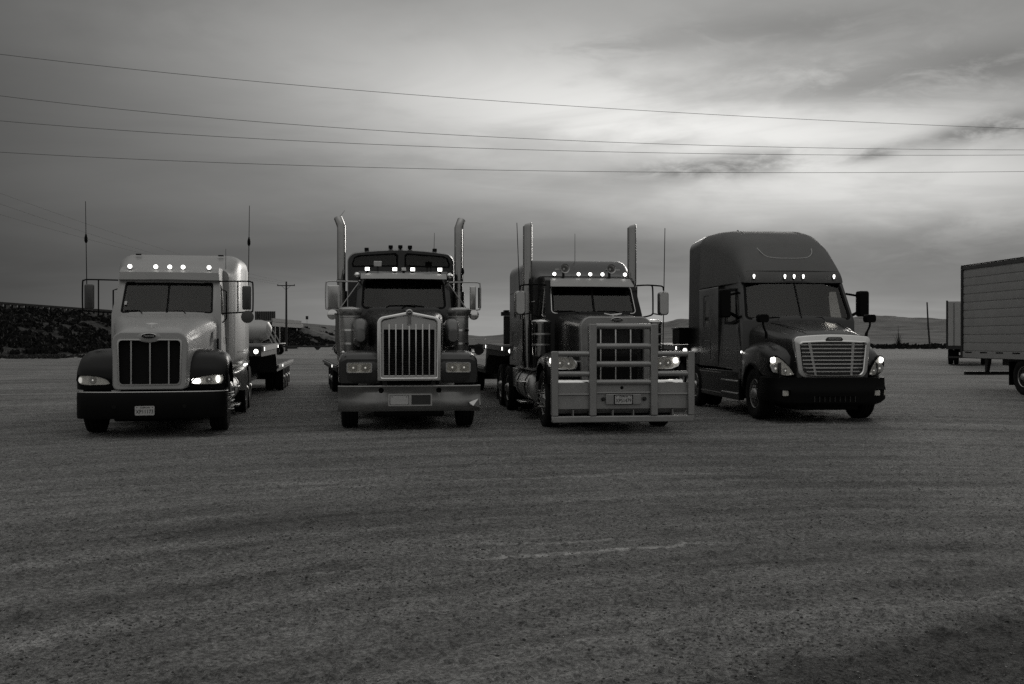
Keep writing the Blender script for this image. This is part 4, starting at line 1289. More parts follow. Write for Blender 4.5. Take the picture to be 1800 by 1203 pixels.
    for s in (-1, 1):
        part(cab, 'window_trim', MB().loft([[(s * (half(z) + .006), 2.75 + (y - 2.75) * k, 2.30 + (z - 2.30) * k) for y, z in win] for k in (1.16, .98)] + [[(s * (half(z) - .01), 2.75 + (y - 2.75) * k, 2.30 + (z - 2.30) * k) for y, z in win] for k in (.98, 1.16)], closed=True), 'blackmatt')
        part(cab, 'wiper', MB().tube([(s * .5, 1.75, 2.0), (s * .45, 1.77, 2.06), (s * .45 - .5, 1.76, 2.055)], .010, 6), 'blackmatt')
        o = part(t, 'mirror', MB().tube(spline([(s * 1.15, 2.28, 2.05), (s * 1.26, 2.22, 2.10), (s * 1.40, 2.18, 2.18), (s * 1.47, 2.16, 2.3)], 3), .035, 8), 'blackmatt')
        part(o, 'upper_arm', MB().tube([(s * 1.12, 2.42, 2.60), (s * 1.46, 2.18, 2.52)], .025, 8), 'blackmatt')
        mirror_head(o, s * 1.50, 2.14, 2.36, .235, .60 if s < 0 else .54, 'blackmatt', .05, .18)
    dash(cab, 1.92, 2.25, 1.0, 1.55, 2.0, .50)
    seats(cab, 3.1, 1.58, .55)
    # sleeper and tall roof fairing
    S = []
    for y, hb, ht, z1, r in ((2.19, 1.08, 1.05, 2.95, .05), (2.27, 1.10, 1.05, 3.08, .12), (2.5, 1.13, 1.05, 3.36, .27), (2.85, 1.165, 1.06, 3.69, .38), (3.35, 1.20, 1.09, 3.95, .46), (3.9, 1.205, 1.12, 4.07, .44), (4.5, 1.21, 1.14, 4.11, .36), (5.15, 1.21, 1.16, 4.10, .26)):
        z0 = 2.80 if y < 3.3 else 2.80
        l = rr(-hb, hb, z0, z1, (.02, .02, min(r, (z1 - z0) * .48), min(r, (z1 - z0) * .48)), 8)
        S.append(at_y([(x * (1 - (1 - ht / hb) * max(0, min(1, (z - z0) / (z1 - z0)))), z) for x, z in l], y))
    roof_b = MB().loft(S)
    roof = part(t, 'roof_fairing', roof_b, 'roofsheen', smooth=55)
    bodyb = MB().loft([at_y(rr(-1.205, 1.205, .98, 2.797, .03, 3), y) for y in (3.605, 5.15)])
    gro = []
    for s in (-1, 1):
        gro += [MB().prism(rr(4.30, 4.78, 1.86, 2.62, .06, 3), 'x', s * 1.18, s * 1.4), MB().prism(rr(4.20, 4.85, 1.12, 1.60, .06, 3), 'x', s * 1.195, s * 1.4)]
    slp = part(t, 'sleeper', carve(bodyb, gro), 'maroon')
    def hoop(y, k, dz):
        l = rr(-1.21, 1.21, 1.0, 4.10 + dz, (.02, .02, .26, .26), 8)
        return at_y([(x * k * (1 - (1 - 1.16 / 1.21) * max(0, min(1, (z - 2.8) / 1.3))), z) for x, z in l], y)
    part(slp, 'cab_extender', MB().loft([hoop(5.153, 1, 0), hoop(5.153, .95, -.06), hoop(6.1, .96, -.10), hoop(6.1, 1.01, -.04)], closed=True), 'black')
    for s in (-1, 1):
        part(slp, 'sleeper_window', MB().prism(rr(4.36, 4.72, 1.95, 2.54, .10, 4), 'x', s * 1.178, s * 1.192), 'glass')
        part(slp, 'window_panel', MB().loft([[(s * 1.179, y, z) for y, z in rr(4.31, 4.77, 1.87, 2.61, .06, 4)], [(s * 1.198, y, z) for y, z in rr(4.31, 4.77, 1.87, 2.61, .06, 4)], [(s * 1.198, y, z) for y, z in rr(4.38, 4.70, 1.98, 2.50, .09, 4)], [(s * 1.179, y, z) for y, z in rr(4.38, 4.70, 1.98, 2.50, .09, 4)]], closed=True), 'maroon')
        part(slp, 'luggage_door', MB().prism(rr(4.22, 4.83, 1.14, 1.58, .05, 3), 'x', s * 1.19, s * 1.209), 'maroon', .005)
        # roof creases as pale tubes, the seam highlight put into their colour
        part(roof, 'crease_highlight', MB().tube(spline([(s * .55, 4.2, 4.095), (s * .66, 3.45, 3.975), (s * .60, 2.72, 3.565), (s * .48, 2.53, 3.39), (s * .25, 2.485, 3.345), (0, 2.48, 3.34)], 5), .009, 6), 'plate')
        # skirts and steps
        sk = part(t, 'side_skirt', MB().box(min(s * 1.08, s * 1.20), max(s * 1.08, s * 1.20), 2.12, 5.7, .32, .93), 'black', .02)
        for z in (.44, .70):
            part(sk, 'step', MB().box(min(s * 1.0, s * 1.235), max(s * 1.0, s * 1.235), 2.2, 3.3, z, z + .035), 'chromedull', .01)
        part(sk, 'skirt_trim', MB().box(min(s * 1.195, s * 1.207), max(s * 1.195, s * 1.207), 3.4, 5.6, .86, .875), 'chromedull')
        part(sk, 'skirt_trim', MB().box(min(s * 1.195, s * 1.207), max(s * 1.195, s * 1.207), 3.4, 5.6, .41, .425), 'chromedull')
        part(sk, 'entry_panel', MB().box(min(s * 1.1, s * 1.2), max(s * 1.1, s * 1.2), 2.1, 2.6, .76, 1.0), 'roofsheen', .02)
    part(roof, 'roof_brow', MB().tube(spline([(-1.0, 2.262, 3.05), (-.6, 2.25, 3.055), (0, 2.245, 3.06), (.6, 2.25, 3.055), (1.0, 2.262, 3.05)], 4), .012, 6), 'roofsheen')
    part(roof, 'roof_aerial', MB().lathe([(.03, 0), (.03, .03), (.01, .05)], (-.5, 4.4, 4.10), 'z', 8), 'blackmatt')
    for x in (-.87, -.20, 0, .20, .87):
        o = part(t, 'marker_lamp', MB().loft([[(x + a * .03, 2.205 + yy, 2.925 + c * .06) for a, c in ((-1, .2), (-.6, .9), (.6, .9), (1, .2), (.4, -1), (-.4, -1))] for yy in (-.05, .02)]), 'blackmatt', .006)
        part(o, 'lens', MB().loft([[(x + a * .024, 2.155 + yy, 2.932 + c * .045) for a, c in ((-1, .2), (-.6, .9), (.6, .9), (1, .2), (.4, -1), (-.4, -1))] for yy in (-.012, .004)]), 'lamp')
    chassis(t, .45, 7.6)
    for s in (-1, 1):
        wheel(t, s * 1.03, 1.30, s, .51, .30, 'alu', .03, .02, 10)
    drives(t, (5.5, 6.8))
    part(t, 'fifth_wheel', MB().lathe([(.45, 0), (.45, .05), (.3, .08)], (0, 6.1, .95), 'z', 20), 'steel')
    return t

# ================================================================== trailers behind the trucks
def lowboy(x, y, deg, label, neck, length, axles, zneck=1.46, zdeck=.90, headboard=False, toolbox=False, lit=1):
    t = empty('flatbed_trailer', x, y, deg, label, 'trailer', 'flatbed trailers behind the trucks')
    nk = MB().prism([(0, 1.22), (.10, zneck - .02), (.25, zneck), (neck, zneck + .04), (neck + .25, zneck - .10), (neck + .45, zdeck), (neck + .45, zdeck - .22), (neck + .1, 1.08), (neck - .2, 1.20), (.2, 1.20)], 'x', -1.24, 1.24)
    part(t, 'gooseneck', nk, 'trailer', .012)
    dk = part(t, 'deck', MB().box(-1.24, 1.24, neck + .455, length, zdeck - .20, zdeck), 'trailer', .01)
    for s in (-1, 1):
        part(t, 'rub_rail', MB().box(min(s * 1.245, s * 1.295), max(s * 1.245, s * 1.295), neck + .40, length, zdeck - .10, zdeck - .015), 'deckrail', .006)
        part(t, 'neck_rail', MB().add([(s * a, yy, z) for a in (1.242, 1.29) for yy, z in ((.02, zneck - .13), (neck, zneck - .09), (neck, zneck + .035), (.02, zneck - .01))], [(0, 1, 2, 3), (7, 6, 5, 4), (0, 4, 5, 1), (1, 5, 6, 2), (2, 6, 7, 3), (3, 7, 4, 0)]), 'deckrail')
        part(dk, 'main_beam', MB().box(s * .45 - .06, s * .45 + .06, neck + .5, length - .1, .42, zdeck - .205), 'trailer')
        o = part(t, 'side_lamp', MB().box(s * 1.292 - .008, s * 1.292 + .008, .12, .18, zneck - .12, zneck - .03), 'blackmatt')
        part(o, 'lens', MB().box(s * 1.303 - .006, s * 1.303 + .006, .125, .175, zneck - .115, zneck - .035), 'lamp')
        o = part(t, 'side_lamp', MB().box(s * 1.292 - .008, s * 1.292 + .008, neck - .15, neck - .09, zneck - .09, zneck - .0), 'blackmatt')
        part(o, 'lens', MB().box(s * 1.303 - .006, s * 1.303 + .006, neck - .145, neck - .095, zneck - .085, zneck - .005), 'lamp')
        o = part(t, 'side_lamp', MB().box(s * 1.297 - .008, s * 1.297 + .008, neck + 1.9, neck + 1.98, zdeck - .10, zdeck - .02), 'blackmatt')
        part(o, 'lens', MB().box(s * 1.308 - .006, s * 1.308 + .006, neck + 1.905, neck + 1.975, zdeck - .095, zdeck - .025), 'lamp')
        lamp_round(t, s * 1.13, -.03, 1.33, .052, 'lamp' if s == lit or lit == 2 else 'reflector', 'chromedull', .05, 'front_lamp')
        for a in axles:
            wheel(t, s * 1.08, a, s, .41, .26, 'chromedull', .05, 0)
            wheel(t, s * .78, a, s, .41, .26, 'chromedull', .05, 0)
        part(t, 'mud_flap', MB().box(min(s * .7, s * 1.22), max(s * .7, s * 1.22), axles[-1] + .62, axles[-1] + .635, .12, zdeck - .205), 'blackmatt')
        part(t, 'neck_support', MB().box(s * .5 - .1, s * .5 + .1, neck - .9, neck - .7, .0, 1.20), 'trailer')
    part(t, 'kingpin_plate', MB().box(-.55, .55, .25, 1.5, 1.035, 1.215), 'trailer')
    for a in axles:
        part(t, 'axle', MB().tube([(-.95, a, .41), (.95, a, .41)], .07, 10), 'trailer')
    if headboard:
        o = part(t, 'chain_rack', MB().box(-1.16, -.98, .75, .90, zneck + .02, 2.16), 'trailer', .01)
        part(o, 'rack_top', MB().box(-1.22, -.40, .72, .92, 2.165, 2.26), 'trailer', .01)
        part(o, 'rack_gusset', MB().prism([(-.975, 2.16), (-.55, 2.16), (-.975, 1.95)], 'y', .78, .88), 'trailer')
        part(o, 'rack_post', MB().box(-.5, -.40, .75, .90, zneck + .02, 2.16), 'trailer', .01)
        part(o, 'rack_brace', MB().tube([(-.97, .82, 1.62), (-.48, .82, 1.74)], .05, 8), 'trailer')
        for q in (-1.1, -.8, -.62):
            part(o, 'chain', MB().box(q - .06, q + .06, .70, .93, 2.262, 2.30), 'steel', .01)
    if toolbox:
        o = part(t, 'toolbox', MB().box(-1.24, -.55, .10, .75, zneck + .02, zneck + .40), 'blackmatt', .015)
        part(o, 'lid', MB().box(-1.26, -.53, .08, .77, zneck + .402, zneck + .44), 'black', .01)
        part(o, 'latch', MB().box(-.95, -.85, .08, .098, zneck + .28, zneck + .36), 'chromedull')
    return t


def van_trailer(x, y, deg, label, L=14.6):
    t = empty('van_trailer', x, y, deg, label, 'trailer', 'box trailers parked beside the lot')
    z0, z1 = 1.22, 3.98
    part(t, 'body_core', MB().box(-1.25, 1.25, .03, L - .05, z0, z1 - .06), 'vanpanel')
    n = 10
    h = (z1 - .16 - z0 - .02) / n
    for s in (-1, 1):
        for k in range(n):
            a = z0 + .01 + k * h
            part(t, 'side_panel', MB().prism([(s * 1.251, a + .012), (s * 1.268, a + .022), (s * 1.272, a + h * .5), (s * 1.268, a + h - .016), (s * 1.251, a + h - .006)], 'y', .10, L - .12), 'vanpanel')
        part(t, 'top_rail', MB().box(min(s * 1.24, s * 1.29), max(s * 1.24, s * 1.29), .0, L, z1 - .15, z1 - .03), 'signback', .01)
        part(t, 'roof_edge', MB().box(min(s * 1.2, s * 1.30), max(s * 1.2, s * 1.30), -.01, L + .01, z1 - .028, z1), 'steel', .008)
        br = part(t, 'bottom_rail', MB().box(min(s * 1.22, s * 1.285), max(s * 1.22, s * 1.285), .0, L, 1.02, z0 + .005), 'vanpanel', .008)
        for k in range(16):
            yy = L - .45 - k * .88
            part(br, 'rail_slot', MB().box(min(s * 1.27, s * 1.29), max(s * 1.27, s * 1.29), yy - .19, yy + .19, z0 - .045, z0 - .005), 'mesh')
        part(t, 'corner_post', MB().box(min(s * 1.19, s * 1.295), max(s * 1.19, s * 1.295), L - .10, L + .02, 1.0, z1 - .03), 'steel', .01)
        part(t, 'front_post', MB().box(min(s * 1.19, s * 1.292), max(s * 1.19, s * 1.292), -.012, .09, 1.0, z1 - .03), 'steel', .01)
        d = part(t, 'rear_door', MB().box(min(s * .01, s * 1.18), max(s * .01, s * 1.18), L - .045, L + .005, z0, z1 - .10), 'vanpanel', .008)
        part(d, 'lock_rod', MB().tube([(s * .45, L + .03, 1.2), (s * .45, L + .03, z1 - .15)], .016, 8), 'steel')
        part(d, 'lock_rod', MB().tube([(s * .85, L + .03, 1.2), (s * .85, L + .03, z1 - .15)], .016, 8), 'steel')
        part(t, 'guard_post', MB().prism([(L - .25, 1.0), (L - .02, 1.0), (L - .02, .56), (L - .12, .56)], 'x', s * .45 - .05, s * .45 + .05), 'steel')
        part(t, 'slider_rail', MB().box(s * .55 - .05, s * .55 + .05, L - 6, L - 1.2, .80, 1.0), 'steel')
        part(t, 'landing_leg', MB().box(s * .8 - .06, s * .8 + .06, 2.6, 2.75, .02, 1.0), 'steel')
        part(t, 'mud_flap', MB().box(min(s * .72, s * 1.25), max(s * .72, s * 1.25), L - 2.66, L - 2.65, .25, .95), 'blackmatt')
        for a in (L - 3.35, L - 4.6):
            wheel(t, s * 1.11, a, s, .52, .27, 'chromedull', .10, .03)
            wheel(t, s * .78, a, s, .52, .27, 'chromedull', .05, 0)
    part(t, 'underride_guard', MB().box(-1.2, 1.2, L - .13, L - .01, .46, .57), 'steel', .01)
    part(t, 'rear_sill', MB().box(-1.19, 1.19, L - .2, L + .015, 1.0, 1.20), 'steel', .01)
    part(t, 'floor_frame', MB().box(-1.2, 1.2, .1, L - .22, 1.0, 1.018), 'steel')
    for a in (L - 3.35, L - 4.6):
        part(t, 'axle', MB().tube([(-.95, a, .52), (.95, a, .52)], .07, 10), 'steel')
    return t


white_truck()
long_nose_truck()
bull_bar_truck()
aero_truck()
lowboy(-6.86, 22.16, 9.6, 'long-necked drop-deck trailer hitched behind the white truck, front lamp lit', 5.0, 13.5, (9.3, 10.5, 11.7))
lowboy(-2.71, 23.75, 13.0, 'drop-deck trailer hitched behind the long-nose truck, swung out to one side', 3.3, 12.5, (7.6, 8.8))
lowboy(1.08, 23.2, 9.0, 'gooseneck trailer with chain rack hitched behind the bull bar truck', 3.2, 12.5, (8.6, 9.8), headboard=True, lit=-1)
lowboy(5.42, 24.9, 6.0, 'trailer with black toolbox on its nose behind the high-roof truck', 3.6, 13.0, (9.5, 10.7), toolbox=True, lit=-1)
van_trailer(16.76, 17.58, 4.0, 'long ribbed grey box trailer with slotted bottom rail beside the high-roof truck')
van_trailer(33.9, 73.6, 155.0, 'box trailer with closed rear doors standing beyond the long ribbed trailer')

# ================================================================== bulk trailer and truck far behind
def bulk_rig():
    t = empty('bulk_trailer', -26, 104, 0, 'pale hopper tank trailer on double axle far behind the white truck', 'trailer')
    tk = MB()
    L = []
    for x, r, dz in ((-5.6, .35, 0), (-5.3, .85, 0), (-4.6, 1.15, 0), (-.2, 1.2, 0), (.55, .95, .05), (.85, .35, .15)):
        L.append([(x, r * math.cos(a), 2.5 + dz + r * .95 * math.sin(a)) for a in [2 * math.pi * k / 24 for k in range(24)]])
    part(t, 'tank', tk.loft(L), 'tank')
    for cx in (-3.2, -.6):
        part(t, 'hopper_cone', MB().lathe([(1.05, 2.0), (.18, 1.05), (.12, .85)], (cx, 0, 0), 'z', 20), 'tank')
    part(t, 'rear_platform', MB().box(.0, 2.1, -1.2, 1.2, 1.12, 1.22), 'tank', .02)
    part(t, 'platform_skirt', MB().prism([(-.3, 1.12), (2.1, 1.12), (1.7, 1.0), (0, 1.0)], 'y', -1.22, -1.19), 'tank')
    for yy in (-1.0, 1.0):
        for a, b in (((.75, yy, 2.6), (1.55, yy, 1.22)), ((.6, yy, 2.2), (1.2, yy, 1.22)), ((1.5, yy, 3.0), (1.5, yy, 1.22))):
            part(t, 'brace', MB().tube([a, b], .05, 6), 'tank')
    part(t, 'frame', MB().box(-5.2, 2.2, -.5, .5, .80, .99), 'steel')
    part(t, 'drawbar', MB().box(2.2, 6.9, -.25, .25, .78, .95), 'steel')
    part(t, 'valve_box', MB().box(2.6, 3.6, -.4, .4, .62, .90), 'steel', .03)
    part(t, 'landing_leg', MB().prism([(5.2, .95), (6.2, .95), (5.75, .50), (5.6, .50)], 'y', -.12, .12), 'steel')
    for x in (.15, 1.45):
        for s in (-1, 1):
            o = part(t, 'wheel', MB().lathe([(.28, -.2), (.42, -.24), (.5, -.18), (.5, .18), (.42, .24), (.28, .2)], (x, s * 1.0, .5), 'y', 24), 'rubber')
            part(o, 'rim', MB().lathe([(.28, s * .19), (.22, s * .10), (.1, s * .12)], (x, s * 1.0, .5), 'y', 16), 'signback')
    f = empty('flatbed_truck', -18.0, 104.5, 0, 'long low flatbed rig with curved mudguard far behind the long-nose truck', 'truck')
    part(f, 'bed', MB().box(1.0, 15.2, -1.2, 1.2, 1.60, 1.70), 'vanpanel', .01)
    part(f, 'bed_beam', MB().box(-1.2, 15.0, -.5, .5, .8, 1.1), 'steel')
    part(f, 'bed_stand', MB().box(1.2, 12.0, -.9, .9, 1.1, 1.60), 'steel')
    part(f, 'cab_box', MB().box(3.0, 5.2, -1.15, 1.15, 1.72, 2.9), 'dark', .1)
    part(f, 'locker', MB().box(13.3, 14.2, -1.2, -.6, 1.02, 1.55), 'vanpanel', .03)
    part(f, 'mudguard', MB().loft([[(-.68 * math.cos(a) - .0, yy, .5 + .68 * math.sin(a)) for yy in (-1.2, -.6)] + [(-.64 * math.cos(a), yy, .5 + .64 * math.sin(a)) for yy in (-.6, -1.2)] for a in [math.pi * k / 12 for k in range(13)]]), 'tank')
    for x in (0, 1.35, 14.55, 13.2):
        for s in (-1, 1):
            o = part(f, 'wheel', MB().lathe([(.28, -.2), (.42, -.24), (.5, -.18), (.5, .18), (.42, .24), (.28, .2)], (x, s * 1.0, .5), 'y', 24), 'rubber')
            part(o, 'rim', MB().lathe([(.28, s * .19), (.22, s * .10), (.1, s * .12)], (x, s * 1.0, .5), 'y', 16), 'signback')


bulk_rig()

# ================================================================== ground, embankment, hills
rng = np.random.default_rng(7)


def vnoise(x, y, seed=0):
    xi, yi = np.floor(x).astype(np.int64), np.floor(y).astype(np.int64)
    fx, fy = x - xi, y - yi
    fx, fy = fx * fx * (3 - 2 * fx), fy * fy * (3 - 2 * fy)
    def h(a, b):
        n = (a * 374761393 + b * 668265263 + seed * 1442695041) & 0x7fffffff
        n = ((n ^ (n >> 13)) * 1274126177) & 0x7fffffff
        return ((n ^ (n >> 16)) & 0xffff) / 65535.0
    return (h(xi, yi) * (1 - fx) + h(xi + 1, yi) * fx) * (1 - fy) + (h(xi, yi + 1) * (1 - fx) + h(xi + 1, yi + 1) * fx) * fy


def fbm(x, y, o=4, seed=0, gain=.5):
    v, a, t = 0, 1.0, 0
    for i in range(o):
        v = v + a * vnoise(x * 2 ** i, y * 2 ** i, seed + i)
        t += a
        a *= gain
    return v / t


RC = (4.5, -3.0)          # centre of the turning arcs left by the tyres


def ground_z(x, y):
    r = np.hypot(x - RC[0], y - RC[1])
    th = np.arctan2(y - RC[1], x - RC[0])
    d = np.hypot(x, y)
    fade = np.clip(1.5 - d / 60, 0, 1)
    rut = (vnoise(r * 2.2, th * 2.0, 3) - .5) * .034 + (vnoise(r * 6.0, th * 5.0, 5) - .5) * .024
    lump = (fbm(x * .35, y * .35, 3, 11) - .5) * .04
    fine = (fbm(x * 5, y * 5, 3, 21) - .5) * .030
    clods = np.clip(fbm(x * 14, y * 14, 2, 31) - .60, 0, 1) * .09
    return (rut + lump + fine + clods) * fade - .012


nr, na = 560, 620
rad = np.concatenate([np.linspace(.3, 3.5, 14)[:-1], np.geomspace(3.5, 70, nr - 60), np.geomspace(75, 3500, 47)])
ang = np.concatenate([np.linspace(R(90 - 40), R(90 + 40), na), np.linspace(R(131), R(130 + 279), 60)])
RR, AA = np.meshgrid(rad, ang, indexing='ij')
GX, GY = RR * np.cos(AA), RR * np.sin(AA)
GZ = ground_z(GX, GY)
nv = GX.size
n1, n2 = GX.shape
vs_ = np.stack([GX, GY, GZ], -1).reshape(-1, 3)
i, j = np.meshgrid(np.arange(n1 - 1), np.arange(n2), indexing='ij')
jn = (j + 1) % n2
quads = np.stack([i * n2 + j, (i + 1) * n2 + j, (i + 1) * n2 + jn, i * n2 + jn], -1).reshape(-1, 4)


def np_mesh(name, verts, faces, smooth=True):
    k = faces.shape[1]
    me = bpy.data.meshes.new(name)
    me.vertices.add(len(verts))
    me.vertices.foreach_set('co', np.ascontiguousarray(verts, dtype=np.float32).ravel())
    me.loops.add(faces.size)
    me.loops.foreach_set('vertex_index', faces.astype(np.int32).ravel())
    me.polygons.add(len(faces))
    me.polygons.foreach_set('loop_start', np.arange(0, faces.size, k, dtype=np.int32))
    me.polygons.foreach_set('loop_total', np.full(len(faces), k, dtype=np.int32))
    me.update(calc_edges=True)
    if smooth:
        me.shade_smooth()
    me.validate()
    return me


def ground_mat():
    m, t, b = new_mat('gravel_dirt')
    N, L = t.nodes, t.links

    def mth(op, a, c=None, clamp=False):
        n = N.new('ShaderNodeMath')
        n.operation = op
        n.use_clamp = clamp
        for k, v in enumerate((a, c)):
            if v is None:
                continue
            if isinstance(v, (int, float)):
                n.inputs[k].default_value = v
            else:
                L.new(v, n.inputs[k])
        return n.outputs[0]

    def rng_(v, a, c, lo, hi):
        n = N.new('ShaderNodeMapRange')
        n.interpolation_type = 'SMOOTHSTEP'
        L.new(v, n.inputs[0])
        for k, q in enumerate((a, c, lo, hi)):
            n.inputs[1 + k].default_value = q
        return n.outputs[0]

    def noise(vec, s, d=4, r=.6):
        n = N.new('ShaderNodeTexNoise')
        n.inputs['Scale'].default_value = s
        n.inputs['Detail'].default_value = d
        n.inputs['Roughness'].default_value = r
        L.new(vec, n.inputs['Vector'])
        return n.outputs[0]

    geo = N.new('ShaderNodeNewGeometry')
    P = geo.outputs['Position']
    sp = N.new('ShaderNodeSeparateXYZ')
    L.new(P, sp.inputs[0])
    X, Y = sp.outputs[0], sp.outputs[1]
    ax, ay = mth('SUBTRACT', X, RC[0]), mth('SUBTRACT', Y, RC[1])
    r = mth('SQRT', mth('ADD', mth('MULTIPLY', ax, ax), mth('MULTIPLY', ay, ay)))
    th = mth('ARCTAN2', ay, ax)
    cv = N.new('ShaderNodeCombineXYZ')
    L.new(r, cv.inputs[0])
    L.new(mth('MULTIPLY', th, 1.4), cv.inputs[1])
    tracks = noise(cv.outputs[0], 1.3, 6, .68)
    tracks2 = noise(cv.outputs[0], 4.5, 4, .6)
    patch = noise(P, .25, 5, .6)
    grit = noise(P, 32, 5, .75)
    grain = noise(P, 120, 3, .7)
    lumps = noise(P, 7, 6, .75)
    vor = N.new('ShaderNodeTexVoronoi')
    vor.inputs['Scale'].default_value = 38
    L.new(P, vor.inputs['Vector'])
    peb = rng_(vor.outputs['Distance'], .10, .35, .75, 1.0)
    v = mth('ADD', rng_(tracks, .3, .7, -.050, .050), rng_(tracks2, .3, .7, -.030, .030))
    v = mth('ADD', v, rng_(patch, .3, .7, -.03, .03))
    v = mth('ADD', v, .185)
    # separate tyre arcs: packed pale wheel lines with loosened dark edges
    for r0, w0, t0, t1, am in ((10.9, .16, 1.75, 2.9, .045), (12.75, .14, 1.6, 2.8, .035), (11.5, .10, 1.7, 2.9, -.05), (9.2, .13, 1.2, 2.6, .04), (8.65, .08, 1.2, 2.6, -.045), (14.2, .18, 1.1, 2.5, -.04), (15.3, .14, .9, 2.4, .04), (7.4, .12, 1.0, 2.4, .035), (13.4, .07, 1.5, 2.9, -.05)):
        band = rng_(mth('ABSOLUTE', mth('ADD', mth('SUBTRACT', r, r0), mth('MULTIPLY', mth('SUBTRACT', patch, .5), .9))), w0 * .4, w0 * 1.3, 1.0, 0.0)
        band = mth('MULTIPLY', band, mth('MULTIPLY', rng_(th, t0, t0 + .35, 0, 1), rng_(th, t1 - .35, t1, 1, 0)))
        band = mth('MULTIPLY', band, rng_(tracks2, .36, .60, .25, 1))
        v = mth('ADD', v, mth('MULTIPLY', band, am))
    v = mth('MULTIPLY', v, rng_(grit, .34, .66, .45, 1.45))
    v = mth('MULTIPLY', v, rng_(grain, .3, .7, .70, 1.30))
    v = mth('MULTIPLY', v, peb)
    v = mth('MULTIPLY', v, rng_(lumps, .36, .64, .86, 1.12))
    # scraped pale streak across the dirt
    def seg(x0, y0, x1, y1, w, amt):
        dx_, dy_ = x1 - x0, y1 - y0
        Ls = math.hypot(dx_, dy_)
        ux, uy = dx_ / Ls, dy_ / Ls
        sx, sy = mth('SUBTRACT', X, x0), mth('SUBTRACT', Y, y0)
        along = mth('ADD', mth('MULTIPLY', sx, ux), mth('MULTIPLY', sy, uy))
        across = mth('ADD', mth('MULTIPLY', sx, -uy), mth('MULTIPLY', sy, ux))
        across = mth('ADD', across, mth('MULTIPLY', mth('SUBTRACT', noise(P, 2.5, 4), .5), .10))
        a = rng_(mth('ABSOLUTE', across), w * .3, w, 1.0, 0.0)
        a = mth('MULTIPLY', a, rng_(along, 0, .5, 0, 1))
        a = mth('MULTIPLY', a, rng_(along, Ls - .6, Ls, 1, 0))
        a = mth('MULTIPLY', a, rng_(noise(P, 5, 5, .7), .42, .58, .15, 1))
        return mth('MULTIPLY', a, amt)
    s = mth('MAXIMUM', seg(-.55, 7.25, 1.95, 8.0, .085, 1.0), seg(-.7, 7.66, 1.3, 8.12, .06, .75))
    s = mth('MAXIMUM', s, seg(-1.9, 6.6, -.4, 7.2, .05, .4))
    s = mth('MAXIMUM', s, seg(-6.0, 10.4, 3.0, 12.2, .06, .30))
    v = mth('ADD', v, mth('MULTIPLY', s, .26))
    # damp dark soil beyond a ragged edge, near on the right
    e = mth('ADD', mth('MULTIPLY', mth('SUBTRACT', X, .75), .50), mth('MULTIPLY', mth('SUBTRACT', Y, 4.72), -.866))
    e = mth('ADD', e, mth('MULTIPLY', mth('SUBTRACT', noise(P, 1.6, 5), .5), .7))
    damp = rng_(e, -.05, .30, 0, .55)
    v = mth('MULTIPLY', v, mth('SUBTRACT', 1.0, damp))
    # paler verge where the lot ends
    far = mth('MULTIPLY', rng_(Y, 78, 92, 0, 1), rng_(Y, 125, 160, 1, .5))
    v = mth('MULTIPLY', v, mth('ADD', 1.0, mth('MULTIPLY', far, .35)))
    cc = N.new('ShaderNodeCombineColor')
    L.new(v, cc.inputs[0])
    L.new(mth('MULTIPLY', v, .995), cc.inputs[1])
    L.new(mth('MULTIPLY', v, .98), cc.inputs[2])
    L.new(cc.outputs[0], b.inputs['Base Color'])
    b.inputs['Roughness'].default_value = .95
    b.inputs['Specular IOR Level'].default_value = .15
    hgt = mth('ADD', mth('ADD', mth('MULTIPLY', grit, .6), mth('MULTIPLY', grain, .25)), mth('MULTIPLY', lumps, .8))
    hgt = mth('SUBTRACT', hgt, mth('MULTIPLY', vor.outputs['Distance'], .35))
    bp = N.new('ShaderNodeBump')
    bp.inputs['Strength'].default_value = .9
    bp.inputs['Distance'].default_value = .035
    L.new(hgt, bp.inputs['Height'])
    L.new(bp.outputs[0], b.inputs['Normal'])
    return m


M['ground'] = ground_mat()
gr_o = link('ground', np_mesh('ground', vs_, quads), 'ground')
tag(gr_o, 'packed gravel and dirt lot with curved tyre tracks', kind='structure')


